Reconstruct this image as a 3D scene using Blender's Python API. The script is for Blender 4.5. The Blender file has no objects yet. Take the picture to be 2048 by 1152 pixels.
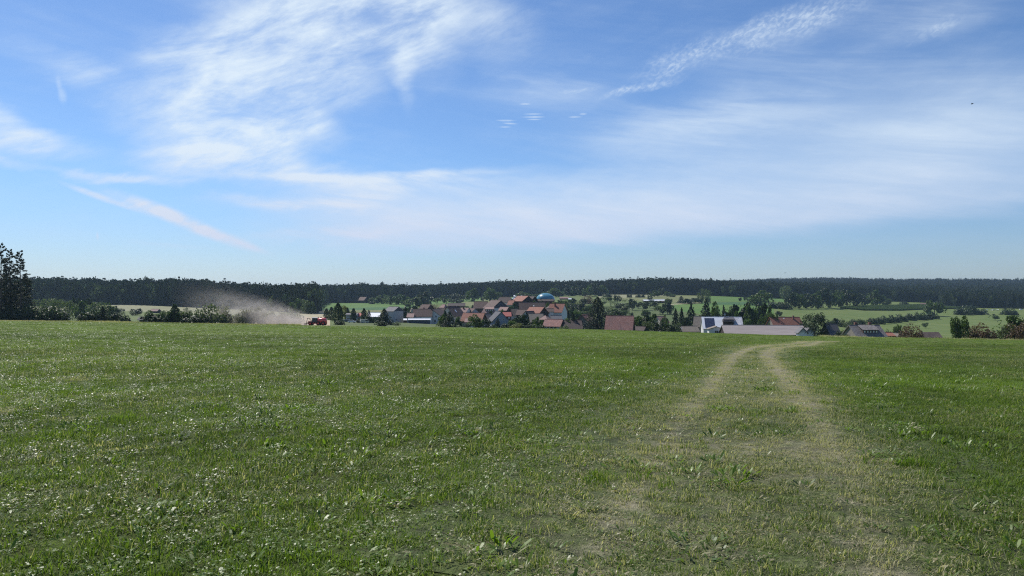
import bpy, math, random
import numpy as np
from mathutils import Vector, Matrix

SC = bpy.context.scene
COL = SC.collection
R = math.radians
F = 1462.0; U0 = 1024.0; V0 = 585.0; CZ = 1.6

# ------------------------------------------------------------------ camera
cam = bpy.data.cameras.new('camera')
cam.sensor_width = 36.0
cam.lens = 36.0 * F / 2048.0
cam.shift_y = (V0 - 576.0) / 2048.0
cam.clip_start = 0.05; cam.clip_end = 20000
camo = bpy.data.objects.new('camera', cam); COL.objects.link(camo)
camo.location = (0, 0, CZ); camo.rotation_euler = (R(90), 0, 0)
SC.camera = camo

# ------------------------------------------------------------------ exposure, sun
SC.view_settings.view_transform = 'Standard'
SC.view_settings.look = 'None'
SC.view_settings.gamma = 1.0
SC.view_settings.exposure = 0.12
SC.view_settings.use_curve_mapping = False
SC.cycles.use_denoising = False
SC.cycles.pixel_filter_type = 'BLACKMAN_HARRIS'; SC.cycles.filter_width = 1.15
SC.cycles.max_bounces = 6; SC.cycles.volume_bounces = 1; SC.cycles.transparent_max_bounces = 4
SUN_EL, SUN_AZ = 50.0, -38.0          # azimuth from the view direction, minus = left
sun = bpy.data.lights.new('sun', 'SUN'); sun.energy = 5.0; sun.angle = R(0.55); sun.color = (1.0, 0.95, 0.87)
suno = bpy.data.objects.new('sun', sun); COL.objects.link(suno)
sd = Vector((math.cos(R(SUN_EL)) * math.sin(R(SUN_AZ)), math.cos(R(SUN_EL)) * math.cos(R(SUN_AZ)), math.sin(R(SUN_EL))))
suno.rotation_euler = sd.to_track_quat('Z', 'Y').to_euler()
suno.location = (0, 0, 60)

# ------------------------------------------------------------------ node helper
class NT:
    def __init__(s, tree): s.t = tree; s.n = tree.nodes; s.l = tree.links
    def node(s, typ, **kw):
        n = s.n.new(typ)
        for k, v in kw.items():
            if k[0] == '_': setattr(n, k[1:], v)
        return n
    def link(s, a, b): s.l.new(a, b)
    def inp(s, sock, v):
        if hasattr(v, 'is_output') or isinstance(v, bpy.types.NodeSocket): s.l.new(v, sock)
        else: sock.default_value = v
    def math(s, op, a, b=None, c=None, clamp=False):
        n = s.n.new('ShaderNodeMath'); n.operation = op; n.use_clamp = clamp
        s.inp(n.inputs[0], a)
        if b is not None: s.inp(n.inputs[1], b)
        if c is not None: s.inp(n.inputs[2], c)
        return n.outputs[0]
    def comb(s, x, y, z=0.0):
        n = s.n.new('ShaderNodeCombineXYZ')
        for i, v in enumerate((x, y, z)): s.inp(n.inputs[i], v)
        return n.outputs[0]
    def noise(s, vec, scale, detail=4, rough=0.55, dist=0.0, dims='3D'):
        n = s.n.new('ShaderNodeTexNoise'); n.noise_dimensions = dims
        if vec is not None: s.l.new(vec, n.inputs['Vector'])
        n.inputs['Scale'].default_value = scale; n.inputs['Detail'].default_value = detail
        n.inputs['Roughness'].default_value = rough; n.inputs['Distortion'].default_value = dist
        return n.outputs[0]
    def ramp(s, v, a, b, c=0.0, d=1.0, smooth=True):
        n = s.n.new('ShaderNodeMapRange'); n.interpolation_type = 'SMOOTHSTEP' if smooth else 'LINEAR'
        s.inp(n.inputs[0], v)
        for i, x in enumerate((a, b, c, d)): s.inp(n.inputs[i + 1], x)
        return n.outputs[0]
    def mix(s, f, a, b, mode='MIX'):
        n = s.n.new('ShaderNodeMix'); n.data_type = 'RGBA'; n.blend_type = mode
        s.inp(n.inputs[0], f)
        for i, x in ((6, a), (7, b)):
            if isinstance(x, (tuple, list)): n.inputs[i].default_value = (x[0], x[1], x[2], 1)
            else: s.l.new(x, n.inputs[i])
        return n.outputs[2]
    def scalev(s, vec, v):
        n = s.n.new('ShaderNodeVectorMath'); n.operation = 'MULTIPLY'
        s.l.new(vec, n.inputs[0]); n.inputs[1].default_value = v
        return n.outputs[0]

# ------------------------------------------------------------------ sky
world = bpy.data.worlds.new('World'); SC.world = world; world.use_nodes = True
W = NT(world.node_tree); W.n.clear()
wout = W.node('ShaderNodeOutputWorld'); bg = W.node('ShaderNodeBackground')
W.link(bg.outputs[0], wout.inputs[0])
sky = W.node('ShaderNodeTexSky'); sky.sky_type = 'NISHITA'; sky.sun_disc = False
sky.sun_elevation = R(SUN_EL); sky.sun_rotation = R(SUN_AZ)
sky.altitude = 450; sky.air_density = 1.0; sky.dust_density = 0.35; sky.ozone_density = 2.2
tc = W.node('ShaderNodeTexCoord')
sep = W.node('ShaderNodeSeparateXYZ'); W.link(tc.outputs['Generated'], sep.inputs[0])
x, y, z = sep.outputs
az = W.math('ARCTAN2', x, y)                     # 0 ahead, + right
el = W.math('ARCSINE', W.math('MAXIMUM', z, -0.2))
# work in degrees-like units scaled so that one unit is about one hundred photo pixels
A = W.math('MULTIPLY', az, F / 100.0); E = W.math('MULTIPLY', el, F / 100.0)
def skyp(u, v):
    a = math.atan2(u - U0, F); e = math.atan2(V0 - v, math.hypot(F, u - U0))
    return a * F / 100.0, e * F / 100.0
P = W.comb(A, E, 0.0)
def rotp(deg, sx, sy, off=0.0):
    c, s_ = math.cos(R(deg)), math.sin(R(deg))
    a = W.math('ADD', W.math('MULTIPLY', A, c * sx), W.math('MULTIPLY', E, s_ * sx))
    b = W.math('ADD', W.math('MULTIPLY', A, -s_ * sy), W.math('MULTIPLY', E, c * sy))
    return W.comb(a, b, off)
# a warp shared by all cloud outlines
wn = W.node('ShaderNodeTexNoise'); W.link(rotp(14, 0.55, 1.1, 3.1), wn.inputs['Vector']); wn.inputs['Scale'].default_value = 1.0
wn.inputs['Detail'].default_value = 5; wn.inputs['Roughness'].default_value = 0.6
ws = W.node('ShaderNodeSeparateColor'); W.link(wn.outputs['Color'], ws.inputs[0])
WA = W.math('ADD', A, W.math('MULTIPLY', W.math('SUBTRACT', ws.outputs[0], 0.5), 1.1))
WE = W.math('ADD', E, W.math('MULTIPLY', W.math('SUBTRACT', ws.outputs[1], 0.5), 0.7))
def blob(u, v, ru, rv, ang, wgt, soft=0.05, warped=True):
    a0, e0 = skyp(u, v)
    a1, _ = skyp(u + 5, v); _, e1 = skyp(u, v - 5)
    ka = (a1 - a0) / 0.05; ke = (e1 - e0) / 0.05
    aa, ee = (WA, WE) if warped else (A, E)
    da = W.math('MULTIPLY', W.math('SUBTRACT', aa, a0), 1.0 / ka)
    de = W.math('MULTIPLY', W.math('SUBTRACT', ee, e0), 1.0 / ke)
    c, s_ = math.cos(R(ang)), math.sin(R(ang))
    p = W.math('MULTIPLY', W.math('MULTIPLY_ADD', da, c, W.math('MULTIPLY', de, s_)), 100.0 / ru)
    q = W.math('MULTIPLY', W.math('MULTIPLY_ADD', de, c, W.math('MULTIPLY', da, -s_)), 100.0 / rv)
    d = W.math('SQRT', W.math('MULTIPLY_ADD', p, p, W.math('MULTIPLY', q, q)))
    return W.ramp(d, 1.25, soft, 0.0, wgt)
def total(bl):
    acc = None
    for b in bl:
        o = blob(*b)
        acc = o if acc is None else W.math('ADD', acc, o)
    return acc
# brushed cirrus: streaky noise turned along the wind
n1 = W.noise(rotp(17, 0.42, 1.5, 0.0), 1.0, 9, 0.62, 0.5)
n2 = W.noise(rotp(-8, 0.30, 2.2, 7.0), 1.0, 8, 0.62, 0.3)
n3 = W.noise(rotp(22, 1.2, 3.6, 2.0), 1.0, 7, 0.65, 0.2)
big = total([(620, 30, 290, 90, 18, .95), (520, 120, 250, 100, 25, .90), (690, 110, 190, 110, 30, .75), (830, 60, 130, 90, -55, .75), (600, 190, 150, 90, 40, .6), (470, 240, 150, 60, 0, .45),
             (550, 232, 140, 60, -18, 1.0), (815, 150, 26, 70, 4, .5), (880, 10, 190, 60, -12, .75), (1010, 70, 90, 90, -40, .25),
             (430, 310, 180, 46, 3, 1.2), (560, 350, 230, 36, 0, .9), (250, 352, 190, 13, 0, .8), (480, 265, 150, 60, -20, .6), (370, 240, 160, 70, 10, .4), (330, 110, 110, 60, 30, .4), (360, 190, 170, 100, 12, .30), (190, 165, 130, 50, -12, .24),
             (30, 293, 170, 30, 4, 1.), (0, 240, 130, 40, -25, .7), (0, 330, 80, 14, 3, .9), (140, 140, 160, 40, -12, .25)])
bigc = W.math('MULTIPLY', W.math('MINIMUM', big, 0.98), W.ramp(W.math('ADD', W.math('MULTIPLY', n1, 0.66), W.math('MULTIPLY', n3, 0.34)), 0.33, 0.66, 0.20, 1.0))
mid = total([(660, 356, 330, 10, 1, .45, 0.1, False), (860, 347, 190, 7, 2, .35, 0.1, False), (380, 300, 130, 12, 8, .45, .1, False), (600, 404, 230, 22, 2, .75), (780, 372, 220, 28, 2, .6), (640, 470, 170, 20, 5, .55), (900, 350, 210, 12, 3, .25),
             (340, 490, 90, 7, -4, .25), (1120, 175, 190, 60, 4, .26), (1300, 260, 260, 60, 2, .20), (1500, 200, 320, 90, 14, .22),
             (1850, 40, 240, 60, 8, .24), (1600, 60, 260, 60, 14, .22)])
midc = W.math('MULTIPLY', mid, W.ramp(n2, 0.28, 0.68, 0.25, 1.15))
# the wide pale veil with its clean lower edge
def lineE(u1, v1, u2, v2):
    a1, e1 = skyp(u1, v1); a2, e2 = skyp(u2, v2)
    k = (e2 - e1) / (a2 - a1)
    return W.math('MULTIPLY_ADD', A, k, e1 - k * a1)
edge = W.math('MINIMUM', W.math('MAXIMUM', lineE(1400, 482, 2048, 426), lineE(900, 523, 1400, 486)), lineE(0, 330, 1, 330.0) if False else 9.0)
below = W.ramp(W.math('SUBTRACT', W.math('ADD', E, W.math('MULTIPLY', W.math('SUBTRACT', n2, .5), .35)), edge), -0.16, 0.30)
veil = total([(1120, 445, 600, 105, 0, .82, 0.1), (1700, 320, 560, 170, 0, .50, 0.1), (1950, 250, 300, 160, 0, .22, 0.1), (760, 450, 260, 70, -4, .22, 0.1), (1900, 400, 300, 90, 0, .18, .1)])
topn = W.ramp(W.math('SUBTRACT', W.math('ADD', E, W.math('MULTIPLY', W.math('SUBTRACT', n2, .5), .5)), lineE(650, 352, 1050, 342)), 0.16, -0.03, 0.35, 1.0)
rightw = W.ramp(A, skyp(1000, 300)[0], skyp(1300, 300)[0])
topn = W.math('MAXIMUM', topn, rightw)
veilc = W.math('MULTIPLY', W.math('MULTIPLY', veil, below), W.math('MULTIPLY', topn, W.ramp(n2, 0.2, 0.75, 0.72, 1.08)))
# mackerel ripples on the right
cell = W.noise(rotp(24, 9.0, 15.0, 5.0), 1.0, 3, 0.55, 0.5)
cell2 = W.noise(rotp(10, 1.3, 2.4, 9.0), 1.0, 3, 0.55, 0.2)
rip = total([(1265, 176, 95, 11, 14, .65), (1345, 118, 110, 24, 24, .42), (1440, 92, 130, 26, 18, .45), (1560, 55, 120, 38, 14, .40), (1650, 20, 110, 40, 20, .34),
             (1860, 62, 80, 18, 12, .35), (1150, 172, 40, 6, 4, .4)])
ripc = W.math('MULTIPLY', W.math('MULTIPLY', rip, W.ramp(cell, 0.36, 0.72, 0.25, .85)), W.ramp(cell2, 0.3, 0.65, 0.35, 1.1))
# contrails and scraps
con = total([(200, 394, 78, 8, -17, .95, 0.1, False), (290, 413, 95, 17, -17, .9, 0.1, False), (370, 443, 95, 17, -22, .9, 0.1, False), (450, 476, 85, 14, -18, .8, 0.1, False), (510, 497, 55, 8, -22, .35, .1, False),
             (118, 170, 7, 24, 8, .35, -0.3, False), (125, 192, 10, 18, 4, .38, 0.1, False), (195, 473, 3.2, 10, 4, .42, 0.1, False), (1012, 241, 20, 2.2, 0, .45, .2, False), (1020, 247, 16, 2.0, -3, .45, .2, False), (1010, 254, 14, 1.6, 0, .35, .2, False),
             (1066, 228, 20, 1.8, 0, .45, .2, False), (1066, 234, 24, 2.2, 0, .45, .2, False), (1068, 239, 16, 1.6, 0, .35, .2, False), (1050, 208, 12, 1.5, 0, .5, .2, False), (1150, 234, 14, 2.0, 0, .45, .2, False), (1166, 228, 8, 2, 0, .5, .2, False)])
conc = W.math('MULTIPLY', con, W.ramp(n3, 0.3, 0.65, 0.45, 1.15))
cl = W.math('ADD', W.math('ADD', bigc, midc), W.math('ADD', veilc, W.math('ADD', ripc, conc)))
thin = W.math('MULTIPLY', W.ramp(W.math('ADD', W.math('MULTIPLY', n2, .6), W.math('MULTIPLY', n1, .4)), 0.42, 0.75), 0.14)
cl = W.math('ADD', cl, thin)
cl = W.math('MULTIPLY', W.math('MINIMUM', cl, 1.0), W.ramp(E, 0.0, 1.1, 0.0, 1.0))
SKYS = 0.10
tint = W.mix(1.0, sky.outputs[0], (0.66, 0.84, 1.06), 'MULTIPLY')
hor = W.mix(W.ramp(E, -0.3, 2.6, 0.0, 1.0), (0.86, 0.81, 0.87), (1, 1, 1))       # blue-grey summer air low down, all round
tint = W.mix(1.0, tint, hor, 'MULTIPLY')
cloudcol = W.mix(W.ramp(E, 0.5, 3.2), (5.9, 6.5, 8.0), (6.8, 7.9, 9.0))
skyc = W.mix(cl, tint, cloudcol)
W.link(skyc, bg.inputs[0]); bg.inputs[1].default_value = SKYS

# ------------------------------------------------------------------ object helpers
def meta(o, label=None, cat=None, group=None, kind=None):
    if label: o['label'] = label
    if cat: o['category'] = cat
    if group: o['group'] = group
    if kind: o['kind'] = kind
    return o
def mesh_np(name, V, faces, mats=(), fm=None, smooth=False):
    """V (n,3); faces: int array (m,3) or (m,4) or list of them"""
    me = bpy.data.meshes.new(name)
    if not isinstance(faces, list): faces = [faces]
    V = np.asarray(V, dtype=np.float32)
    li = np.concatenate([np.asarray(f, dtype=np.int32).ravel() for f in faces if len(f)])
    tot = np.concatenate([np.full(len(f), np.asarray(f).shape[1], dtype=np.int32) for f in faces if len(f)])
    st = np.concatenate([[0], np.cumsum(tot)[:-1]]).astype(np.int32)
    me.vertices.add(len(V)); me.vertices.foreach_set('co', V.ravel())
    me.loops.add(len(li)); me.loops.foreach_set('vertex_index', li)
    me.polygons.add(len(tot)); me.polygons.foreach_set('loop_start', st); me.polygons.foreach_set('loop_total', tot)
    if fm is not None: me.polygons.foreach_set('material_index', np.asarray(fm, dtype=np.int32))
    me.polygons.foreach_set('use_smooth', np.full(len(tot), bool(smooth)))
    me.update(calc_edges=True); me.validate()
    for m in mats: me.materials.append(m)
    return me
def link(name, me, parent=None, loc=(0, 0, 0), rz=0.0, scale=None):
    o = bpy.data.objects.new(name, me); COL.objects.link(o)
    o.location = loc; o.rotation_euler = (0, 0, rz)
    if scale is not None: o.scale = scale
    if parent is not None: o.parent = parent
    return o
def empty(name, loc, rz=0.0, scale=None): return link(name, None, None, loc, rz, scale)
class MB:
    """collects boxes, prisms and tubes into one mesh"""
    def __init__(s): s.v = []; s.f = []
    def poly(s, pts, faces):
        b = len(s.v); s.v += [tuple(p) for p in pts]; s.f += [[b + i for i in f] for f in faces]; return s
    def box(s, x0, x1, y0, y1, z0, z1):
        return s.poly([(x, y, z) for z in (z0, z1) for x, y in ((x0, y0), (x1, y0), (x1, y1), (x0, y1))],
                      [(3, 2, 1, 0), (4, 5, 6, 7), (0, 1, 5, 4), (1, 2, 6, 5), (2, 3, 7, 6), (3, 0, 4, 7)])
    def tube(s, path, rad, n=6, cap=True):
        path = [Vector(p) for p in path]; b = len(s.v)
        if not isinstance(rad, (list, tuple)): rad = [rad] * len(path)
        for i, p in enumerate(path):
            d = (path[min(i + 1, len(path) - 1)] - path[max(i - 1, 0)]).normalized()
            a = d.orthogonal().normalized() if abs(d.z) < .99 else Vector((1, 0, 0)); c = d.cross(a)
            for k in range(n):
                t = 2 * math.pi * k / n; s.v.append(tuple(p + (a * math.cos(t) + c * math.sin(t)) * rad[i]))
        for i in range(len(path) - 1):
            for k in range(n):
                q = b + i * n; s.f.append([q + k, q + (k + 1) % n, q + n + (k + 1) % n, q + n + k])
        if cap: s.f.append([b + k for k in range(n)][::-1]); s.f.append([b + (len(path) - 1) * n + k for k in range(n)])
        return s
    def lathe(s, prof, c=(0, 0, 0), axis='z', n=16):
        b = len(s.v)
        for r, h in prof:
            for k in range(n):
                t = 2 * math.pi * k / n; p = (r * math.cos(t), r * math.sin(t), h)
                if axis == 'y': p = (p[0], p[2], p[1])
                if axis == 'x': p = (p[2], p[0], p[1])
                s.v.append((p[0] + c[0], p[1] + c[1], p[2] + c[2]))
        for i in range(len(prof) - 1):
            for k in range(n):
                q = b + i * n; s.f.append([q + k, q + (k + 1) % n, q + n + (k + 1) % n, q + n + k])
        s.f.append([b + k for k in range(n)]); s.f.append([b + (len(prof) - 1) * n + k for k in range(n)])
        return s
    def mesh(s, name, mat, smooth=False):
        me = bpy.data.meshes.new(name); me.from_pydata(s.v, [], s.f); me.materials.append(mat); me.update()
        if smooth:
            for p in me.polygons: p.use_smooth = True
        return me
    def build(s, name, mat, parent=None, smooth=False, loc=(0, 0, 0), rz=0): return link(name, s.mesh(name, mat, smooth), parent, loc, rz)

# ------------------------------------------------------------------ terrain height
YK = [150, 200, 250, 300, 400, 520, 700, 900, 1100, 1280, 1450, 2000, 2600, 3200, 4200]
TB = {
 -400: [641, 637, 635, 642, 648, 642, 630, 616, 604, 594, 587, 582, 581, 580, 580],
 0:    [648, 644, 641.5, 646, 648, 642, 630, 613, 602, 592, 584, 581, 580, 580, 580],
 250:  [652, 648, 645, 646, 644, 638, 626, 607, 600, 593, 587, 583, 582, 581, 581],
 450:  [655.3, 651.3, 649, 647.5, 643, 637, 629, 615, 607, 601, 596, 588, 586, 584, 584],
 600:  [657.7, 653.8, 651, 648.5, 642, 635, 628, 620, 612, 605, 599, 590, 587, 585, 585],
 750:  [660, 656, 653.5, 651, 645.5, 641, 633, 621, 612, 606, 602, 593, 589, 586, 586],
 900:  [662, 658, 655.5, 654, 652, 648, 641, 622, 607, 599, 595, 589, 587, 585, 585],
 1050: [661, 658, 656.5, 660, 661, 656, 640, 618, 604, 597, 593, 588, 586, 584, 584],
 1200: [663, 659.5, 660, 664, 662, 655, 636, 614, 601, 593, 588, 585, 583, 581, 581],
 1350: [668, 664.5, 665.5, 670, 666, 656, 636, 614, 601, 593, 589, 586, 583, 578, 578],
 1500: [671.5, 668.5, 671, 677, 674, 662, 634, 612, 602, 596, 593, 585, 576, 569, 568],
 1650: [674.5, 674.5, 680, 684, 680, 668, 648, 625, 612, 605, 600, 588, 577, 568, 567],
 1800: [677, 679, 683, 686, 684, 674, 656, 636, 620, 610, 605, 590, 578, 569, 568],
 1950: [680, 682, 685, 688, 686, 676, 660, 640, 624, 615, 609, 592, 579, 570, 569],
 2500: [688, 690, 692, 694, 690, 680, 662, 642, 626, 616, 610, 593, 580, 571, 570]}
_us = np.arange(-400, 2501, 10.0); _ly = np.linspace(math.log(150), math.log(4200), 240)
_k = sorted(TB); _T = np.array([np.interp(_ly, np.log(YK), TB[k]) for k in _k])
_T = np.array([np.interp(_us, _k, _T[:, j]) for j in range(len(_ly))]).T
def _blur(a, axis, r):
    w = np.exp(-0.5 * (np.arange(-3 * r, 3 * r + 1) / r) ** 2); w /= w.sum()
    p = [(0, 0), (0, 0)]; p[axis] = (3 * r, 3 * r); b = np.pad(a, p, mode='reflect', reflect_type='odd')
    return np.apply_along_axis(lambda q: np.convolve(q, w, mode='valid'), axis, b)
_T = _blur(_blur(_T, 0, 5), 1, 2)
def row_v(u, Y):
    u = np.clip(u, -400, 2500); l = np.clip(np.log(np.maximum(Y, 150)), _ly[0], _ly[-1] - 1e-6)
    a = (u + 400) / 10.0; i = np.clip(a.astype(int), 0, len(_us) - 2); a = a - i
    b = (l - _ly[0]) / (_ly[1] - _ly[0]); j = np.clip(b.astype(int), 0, len(_ly) - 2); b = b - j
    return (_T[i, j] * (1 - a) + _T[i + 1, j] * a) * (1 - b) + (_T[i, j + 1] * (1 - a) + _T[i + 1, j + 1] * a) * b
def sstep(a, b, x):
    t = np.clip((x - a) / (b - a), 0, 1); return t * t * (3 - 2 * t)
def lumps(X, Y):
    z = 0.035 * np.sin(X * .71 + 1.3 * np.sin(Y * .23)) * np.sin(Y * .53 + np.sin(X * .31)) \
      + 0.02 * np.sin(X * 1.9 + Y * .7) * np.sin(Y * 1.6 - X * .4) + 0.10 * np.sin(X * .11 + Y * .05) * np.sin(Y * .09 - X * .03)
    return z * (1 - sstep(120, 240, Y)) * sstep(-2, 6, np.hypot(X, Y))
def ground(X, Y):
    X = np.asarray(X, float); Y = np.asarray(Y, float)
    zp = -((649.0 - V0) * Y / F + 0.0163 * X)
    Yt = np.maximum(Y, 150.0); u = U0 + F * X / Yt
    zt = CZ - (row_v(u, Yt) - V0) * Yt / F
    w = sstep(90, 160, Y)
    return zp * (1 - w) + zt * w + lumps(X, Y)
def gz(X, Y): return float(ground(np.array([X]), np.array([Y]))[0])
def at(u, Y): return (u - U0) * Y / F
def zat(v, Y): return CZ - (v - V0) * Y / F
_Ys = np.geomspace(205, 3000, 700)
def depth(u, v):
    r = row_v(np.full(700, float(u)), _Ys); k = np.argmax(r <= v)
    return float(_Ys[k]) if r[k] <= v else 300.0

# ------------------------------------------------------------------ materials
MATS = {}
def newmat(name):
    m = bpy.data.materials.new(name); m.use_nodes = True; N = NT(m.node_tree); N.n.clear()
    out = N.node('ShaderNodeOutputMaterial'); MATS[name] = m
    return m, N, out
def princ(N, col, rough=0.8, spec=0.3, metal=0.0):
    b = N.node('ShaderNodeBsdfPrincipled')
    if isinstance(col, (tuple, list)): b.inputs['Base Color'].default_value = (*col[:3], 1)
    else: N.link(col, b.inputs['Base Color'])
    N.inp(b.inputs['Roughness'], rough)
    b.inputs['Specular IOR Level'].default_value = spec; b.inputs['Metallic'].default_value = metal
    return b
def bump(N, b, h, dist, strength=1.0):
    n = N.node('ShaderNodeBump'); N.link(h, n.inputs['Height']); n.inputs['Distance'].default_value = dist
    n.inputs['Strength'].default_value = strength; N.link(n.outputs[0], b.inputs['Normal'])
def plain(name, c, rough=0.7, var=0.25, scale=1.5, c2=None, spec=0.3, metal=0.0, stretch=(1, 1, 1)):
    """weathered surface: base colour broken up by two noises"""
    m, N, out = newmat(name)
    t = N.node('ShaderNodeTexCoord'); p = N.scalev(t.outputs['Object'], stretch)
    a = N.noise(p, scale, 5, 0.65); b2 = N.noise(p, scale * 0.17, 3, 0.5)
    f = N.ramp(N.math('ADD', N.math('MULTIPLY', a, 0.6), N.math('MULTIPLY', b2, 0.4)), 0.35, 0.65)
    c2 = c2 or tuple(q * (1 - var) for q in c)
    b = princ(N, N.mix(f, c2, c), rough, spec, metal); N.link(b.outputs[0], out.inputs[0])
    return m
def roofmat(name, c, c2, moss=(0.10, 0.10, 0.07), mf=0.35):
    m, N, out = newmat(name)
    t = N.node('ShaderNodeTexCoord'); o = t.outputs['Object']
    a = N.noise(N.scalev(o, (2.2, 2.2, 2.2)), 1.0, 4, 0.75); b2 = N.noise(N.scalev(o, (.5, .5, .5)), 1.0, 4, 0.6)
    oi = N.node('ShaderNodeObjectInfo')
    col = N.mix(N.ramp(a, .36, .64), c, c2); col = N.mix(N.math('MULTIPLY', N.ramp(b2, .45, .72), mf), col, moss)
    w = N.node('ShaderNodeTexWave'); w.bands_direction = 'Z'; w.inputs['Scale'].default_value = 1.1; w.inputs['Distortion'].default_value = 0.6
    N.link(o, w.inputs['Vector']); w.wave_profile = 'SAW'
    wx = N.node('ShaderNodeTexWave'); wx.bands_direction = 'X'; wx.inputs['Scale'].default_value = 1.3; wx.inputs['Distortion'].default_value = 0.6; N.link(o, wx.inputs['Vector'])
    col = N.mix(N.math('MULTIPLY', w.outputs['Fac'], .25), col, tuple(q * .5 for q in c))
    b = princ(N, col, .75, .3); bump(N, b, N.math('ADD', w.outputs['Fac'], N.math('MULTIPLY', wx.outputs['Fac'], .6)), 0.06); N.link(b.outputs[0], out.inputs[0])
    return m
def leafmat(name, c, c2, trans=0.35, rough=0.55, inst=False, spec=.35):
    m, N, out = newmat(name)
    g = N.node('ShaderNodeNewGeometry'); oi = N.node('ShaderNodeObjectInfo')
    t = N.node('ShaderNodeTexCoord')
    n = N.noise(t.outputs['Object'], 0.9 if not inst else 0.25, 3, 0.6)
    f = N.math('ADD', N.math('MULTIPLY', g.outputs['Random Per Island'], 0.5), N.math('MULTIPLY', n, 0.5))
    col = N.mix(f, c2, c)
    if inst:
        at_ = N.node('ShaderNodeAttribute'); at_.attribute_type = 'INSTANCER'; at_.attribute_name = 'tone'
        col = N.mix(at_.outputs['Fac'], col, (0.045, 0.085, 0.022))
    else:
        col = N.mix(N.math('MULTIPLY', oi.outputs['Random'], .35), col, tuple(q * 1.5 for q in c2))
    b = princ(N, col, rough, spec); tr = N.node('ShaderNodeBsdfTranslucent')
    N.link(N.mix(1.0, col, (1.25, 1.45, .6), 'MULTIPLY'), tr.inputs[0])
    mx = N.node('ShaderNodeMixShader'); mx.inputs[0].default_value = trans
    N.link(b.outputs[0], mx.inputs[1]); N.link(tr.outputs[0], mx.inputs[2]); N.link(mx.outputs[0], out.inputs[0])
    return m

def meadow_nodes(N, rut=False):
    t = N.node('ShaderNodeNewGeometry'); o = t.outputs['Position']
    s = N.node('ShaderNodeSeparateXYZ'); N.link(o, s.inputs[0])
    far = N.ramp(s.outputs[1], 12, 110, 0, 1, False)
    big = N.noise(o, 0.045, 4, .6); med = N.noise(o, 0.35, 4, .65); fine = N.noise(o, 3.2, 5, .75); fin2 = N.noise(o, 17.0, 3, .8)
    c = N.mix(N.ramp(fine, .35, .7), (0.035, 0.045, 0.014), (0.085, 0.120, 0.026))
    c = N.mix(far, c, (0.095, 0.145, 0.030))
    c = N.mix(N.math('MULTIPLY', N.ramp(med, .48, .72), .4), c, (0.085, 0.085, 0.036))
    c = N.mix(N.math('MULTIPLY', N.ramp(big, .45, .65), .55), c, (0.125, 0.180, 0.030))
    c = N.mix(N.math('MULTIPLY', N.ramp(fin2, .45, .75), N.math('MULTIPLY_ADD', far, .2, .35)), c, (0.05, 0.045, 0.026))
    soil = N.math('MULTIPLY', N.ramp(N.noise(o, 1.3, 4, .7), .60, .72), .6)
    c = N.mix(soil, c, (0.115, 0.082, 0.055))
    h = N.math('ADD', N.math('MULTIPLY', fine, 1.0), N.math('MULTIPLY', fin2, .5))
    return c, h, o
mead, N, out = newmat('meadow_grass')
c, h, o = meadow_nodes(N); b = princ(N, c, .9, .05); bump(N, b, h, .12, .8); N.link(b.outputs[0], out.inputs[0])

def fieldmat(name, c, c2, scale=.03, row=None, fine=.5, var=.8):
    m, N, out = newmat(name)
    t = N.node('ShaderNodeNewGeometry'); o = t.outputs['Position']
    a = N.noise(N.scalev(o, row or (1, 1, 1)), scale, 5, .62); f2 = N.noise(o, fine, 4, .7)
    col = N.mix(N.math('MULTIPLY', N.ramp(a, .36, .64), var), c, c2); col = N.mix(N.math('MULTIPLY', N.ramp(f2, .4, .75), .45), col, tuple(q * .55 for q in c))
    b = princ(N, col, .9, .15); bump(N, b, f2, .5, .6); N.link(b.outputs[0], out.inputs[0])
    return m
FM = {
 'pasture': fieldmat('pasture_grass', (0.088, 0.125, 0.036), (0.125, 0.150, 0.050)),
 'green_field': fieldmat('lush_grass', (0.072, 0.145, 0.030), (0.102, 0.168, 0.038)),
 'clover_field': fieldmat('clover', (0.045, 0.105, 0.035), (0.06, 0.13, 0.045)),
 'stubble_field': fieldmat('stubble', (0.20, 0.205, 0.115), (0.25, 0.245, 0.15), .03, (1, .25, 1)),
 'mown_field': fieldmat('mown_grass', (0.130, 0.150, 0.058), (0.170, 0.175, 0.078), .04, (1, .2, 1)),
 'bare_field': fieldmat('dusty_soil', (0.40, 0.32, 0.215), (0.46, 0.37, 0.26), .05, (1, .3, 1), .8),
 'tan_field': fieldmat('ripe_stubble', (0.33, 0.30, 0.19), (0.38, 0.34, 0.23), .05, (1, .3, 1), .8),
 'verge': fieldmat('dry_grass', (0.24, 0.21, 0.13), (0.30, 0.26, 0.17), .3, None, 1.5),
 'road': fieldmat('gravel', (0.36, 0.34, 0.30), (0.42, 0.40, 0.36), .5, None, 2),
 'slope': fieldmat('slope_pasture', (0.098, 0.142, 0.036), (0.138, 0.168, 0.052)),
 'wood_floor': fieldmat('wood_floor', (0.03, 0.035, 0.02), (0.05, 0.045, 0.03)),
 'yard': fieldmat('village_ground', (0.065, 0.105, 0.030), (0.11, 0.12, 0.05), .1, None, .6),
}
# ------------------------------------------------------------------ where the woods stand (front edge, metres, per sight line)
WU = [-500, 250, 340, 430, 520, 600, 634, 636, 655, 740, 830, 860, 1000, 1200, 1400, 1500, 1560, 1720, 1880, 1886, 2048, 2600]
WY = [905, 892, 880, 868, 840, 752, 735, 1010, 1262, 1275, 1310, 1400, 1425, 1440, 1425, 1360, 1400, 1500, 1480, 1270, 1235, 1200]
def wood_edge(u): return np.interp(u, WU, WY)

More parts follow.
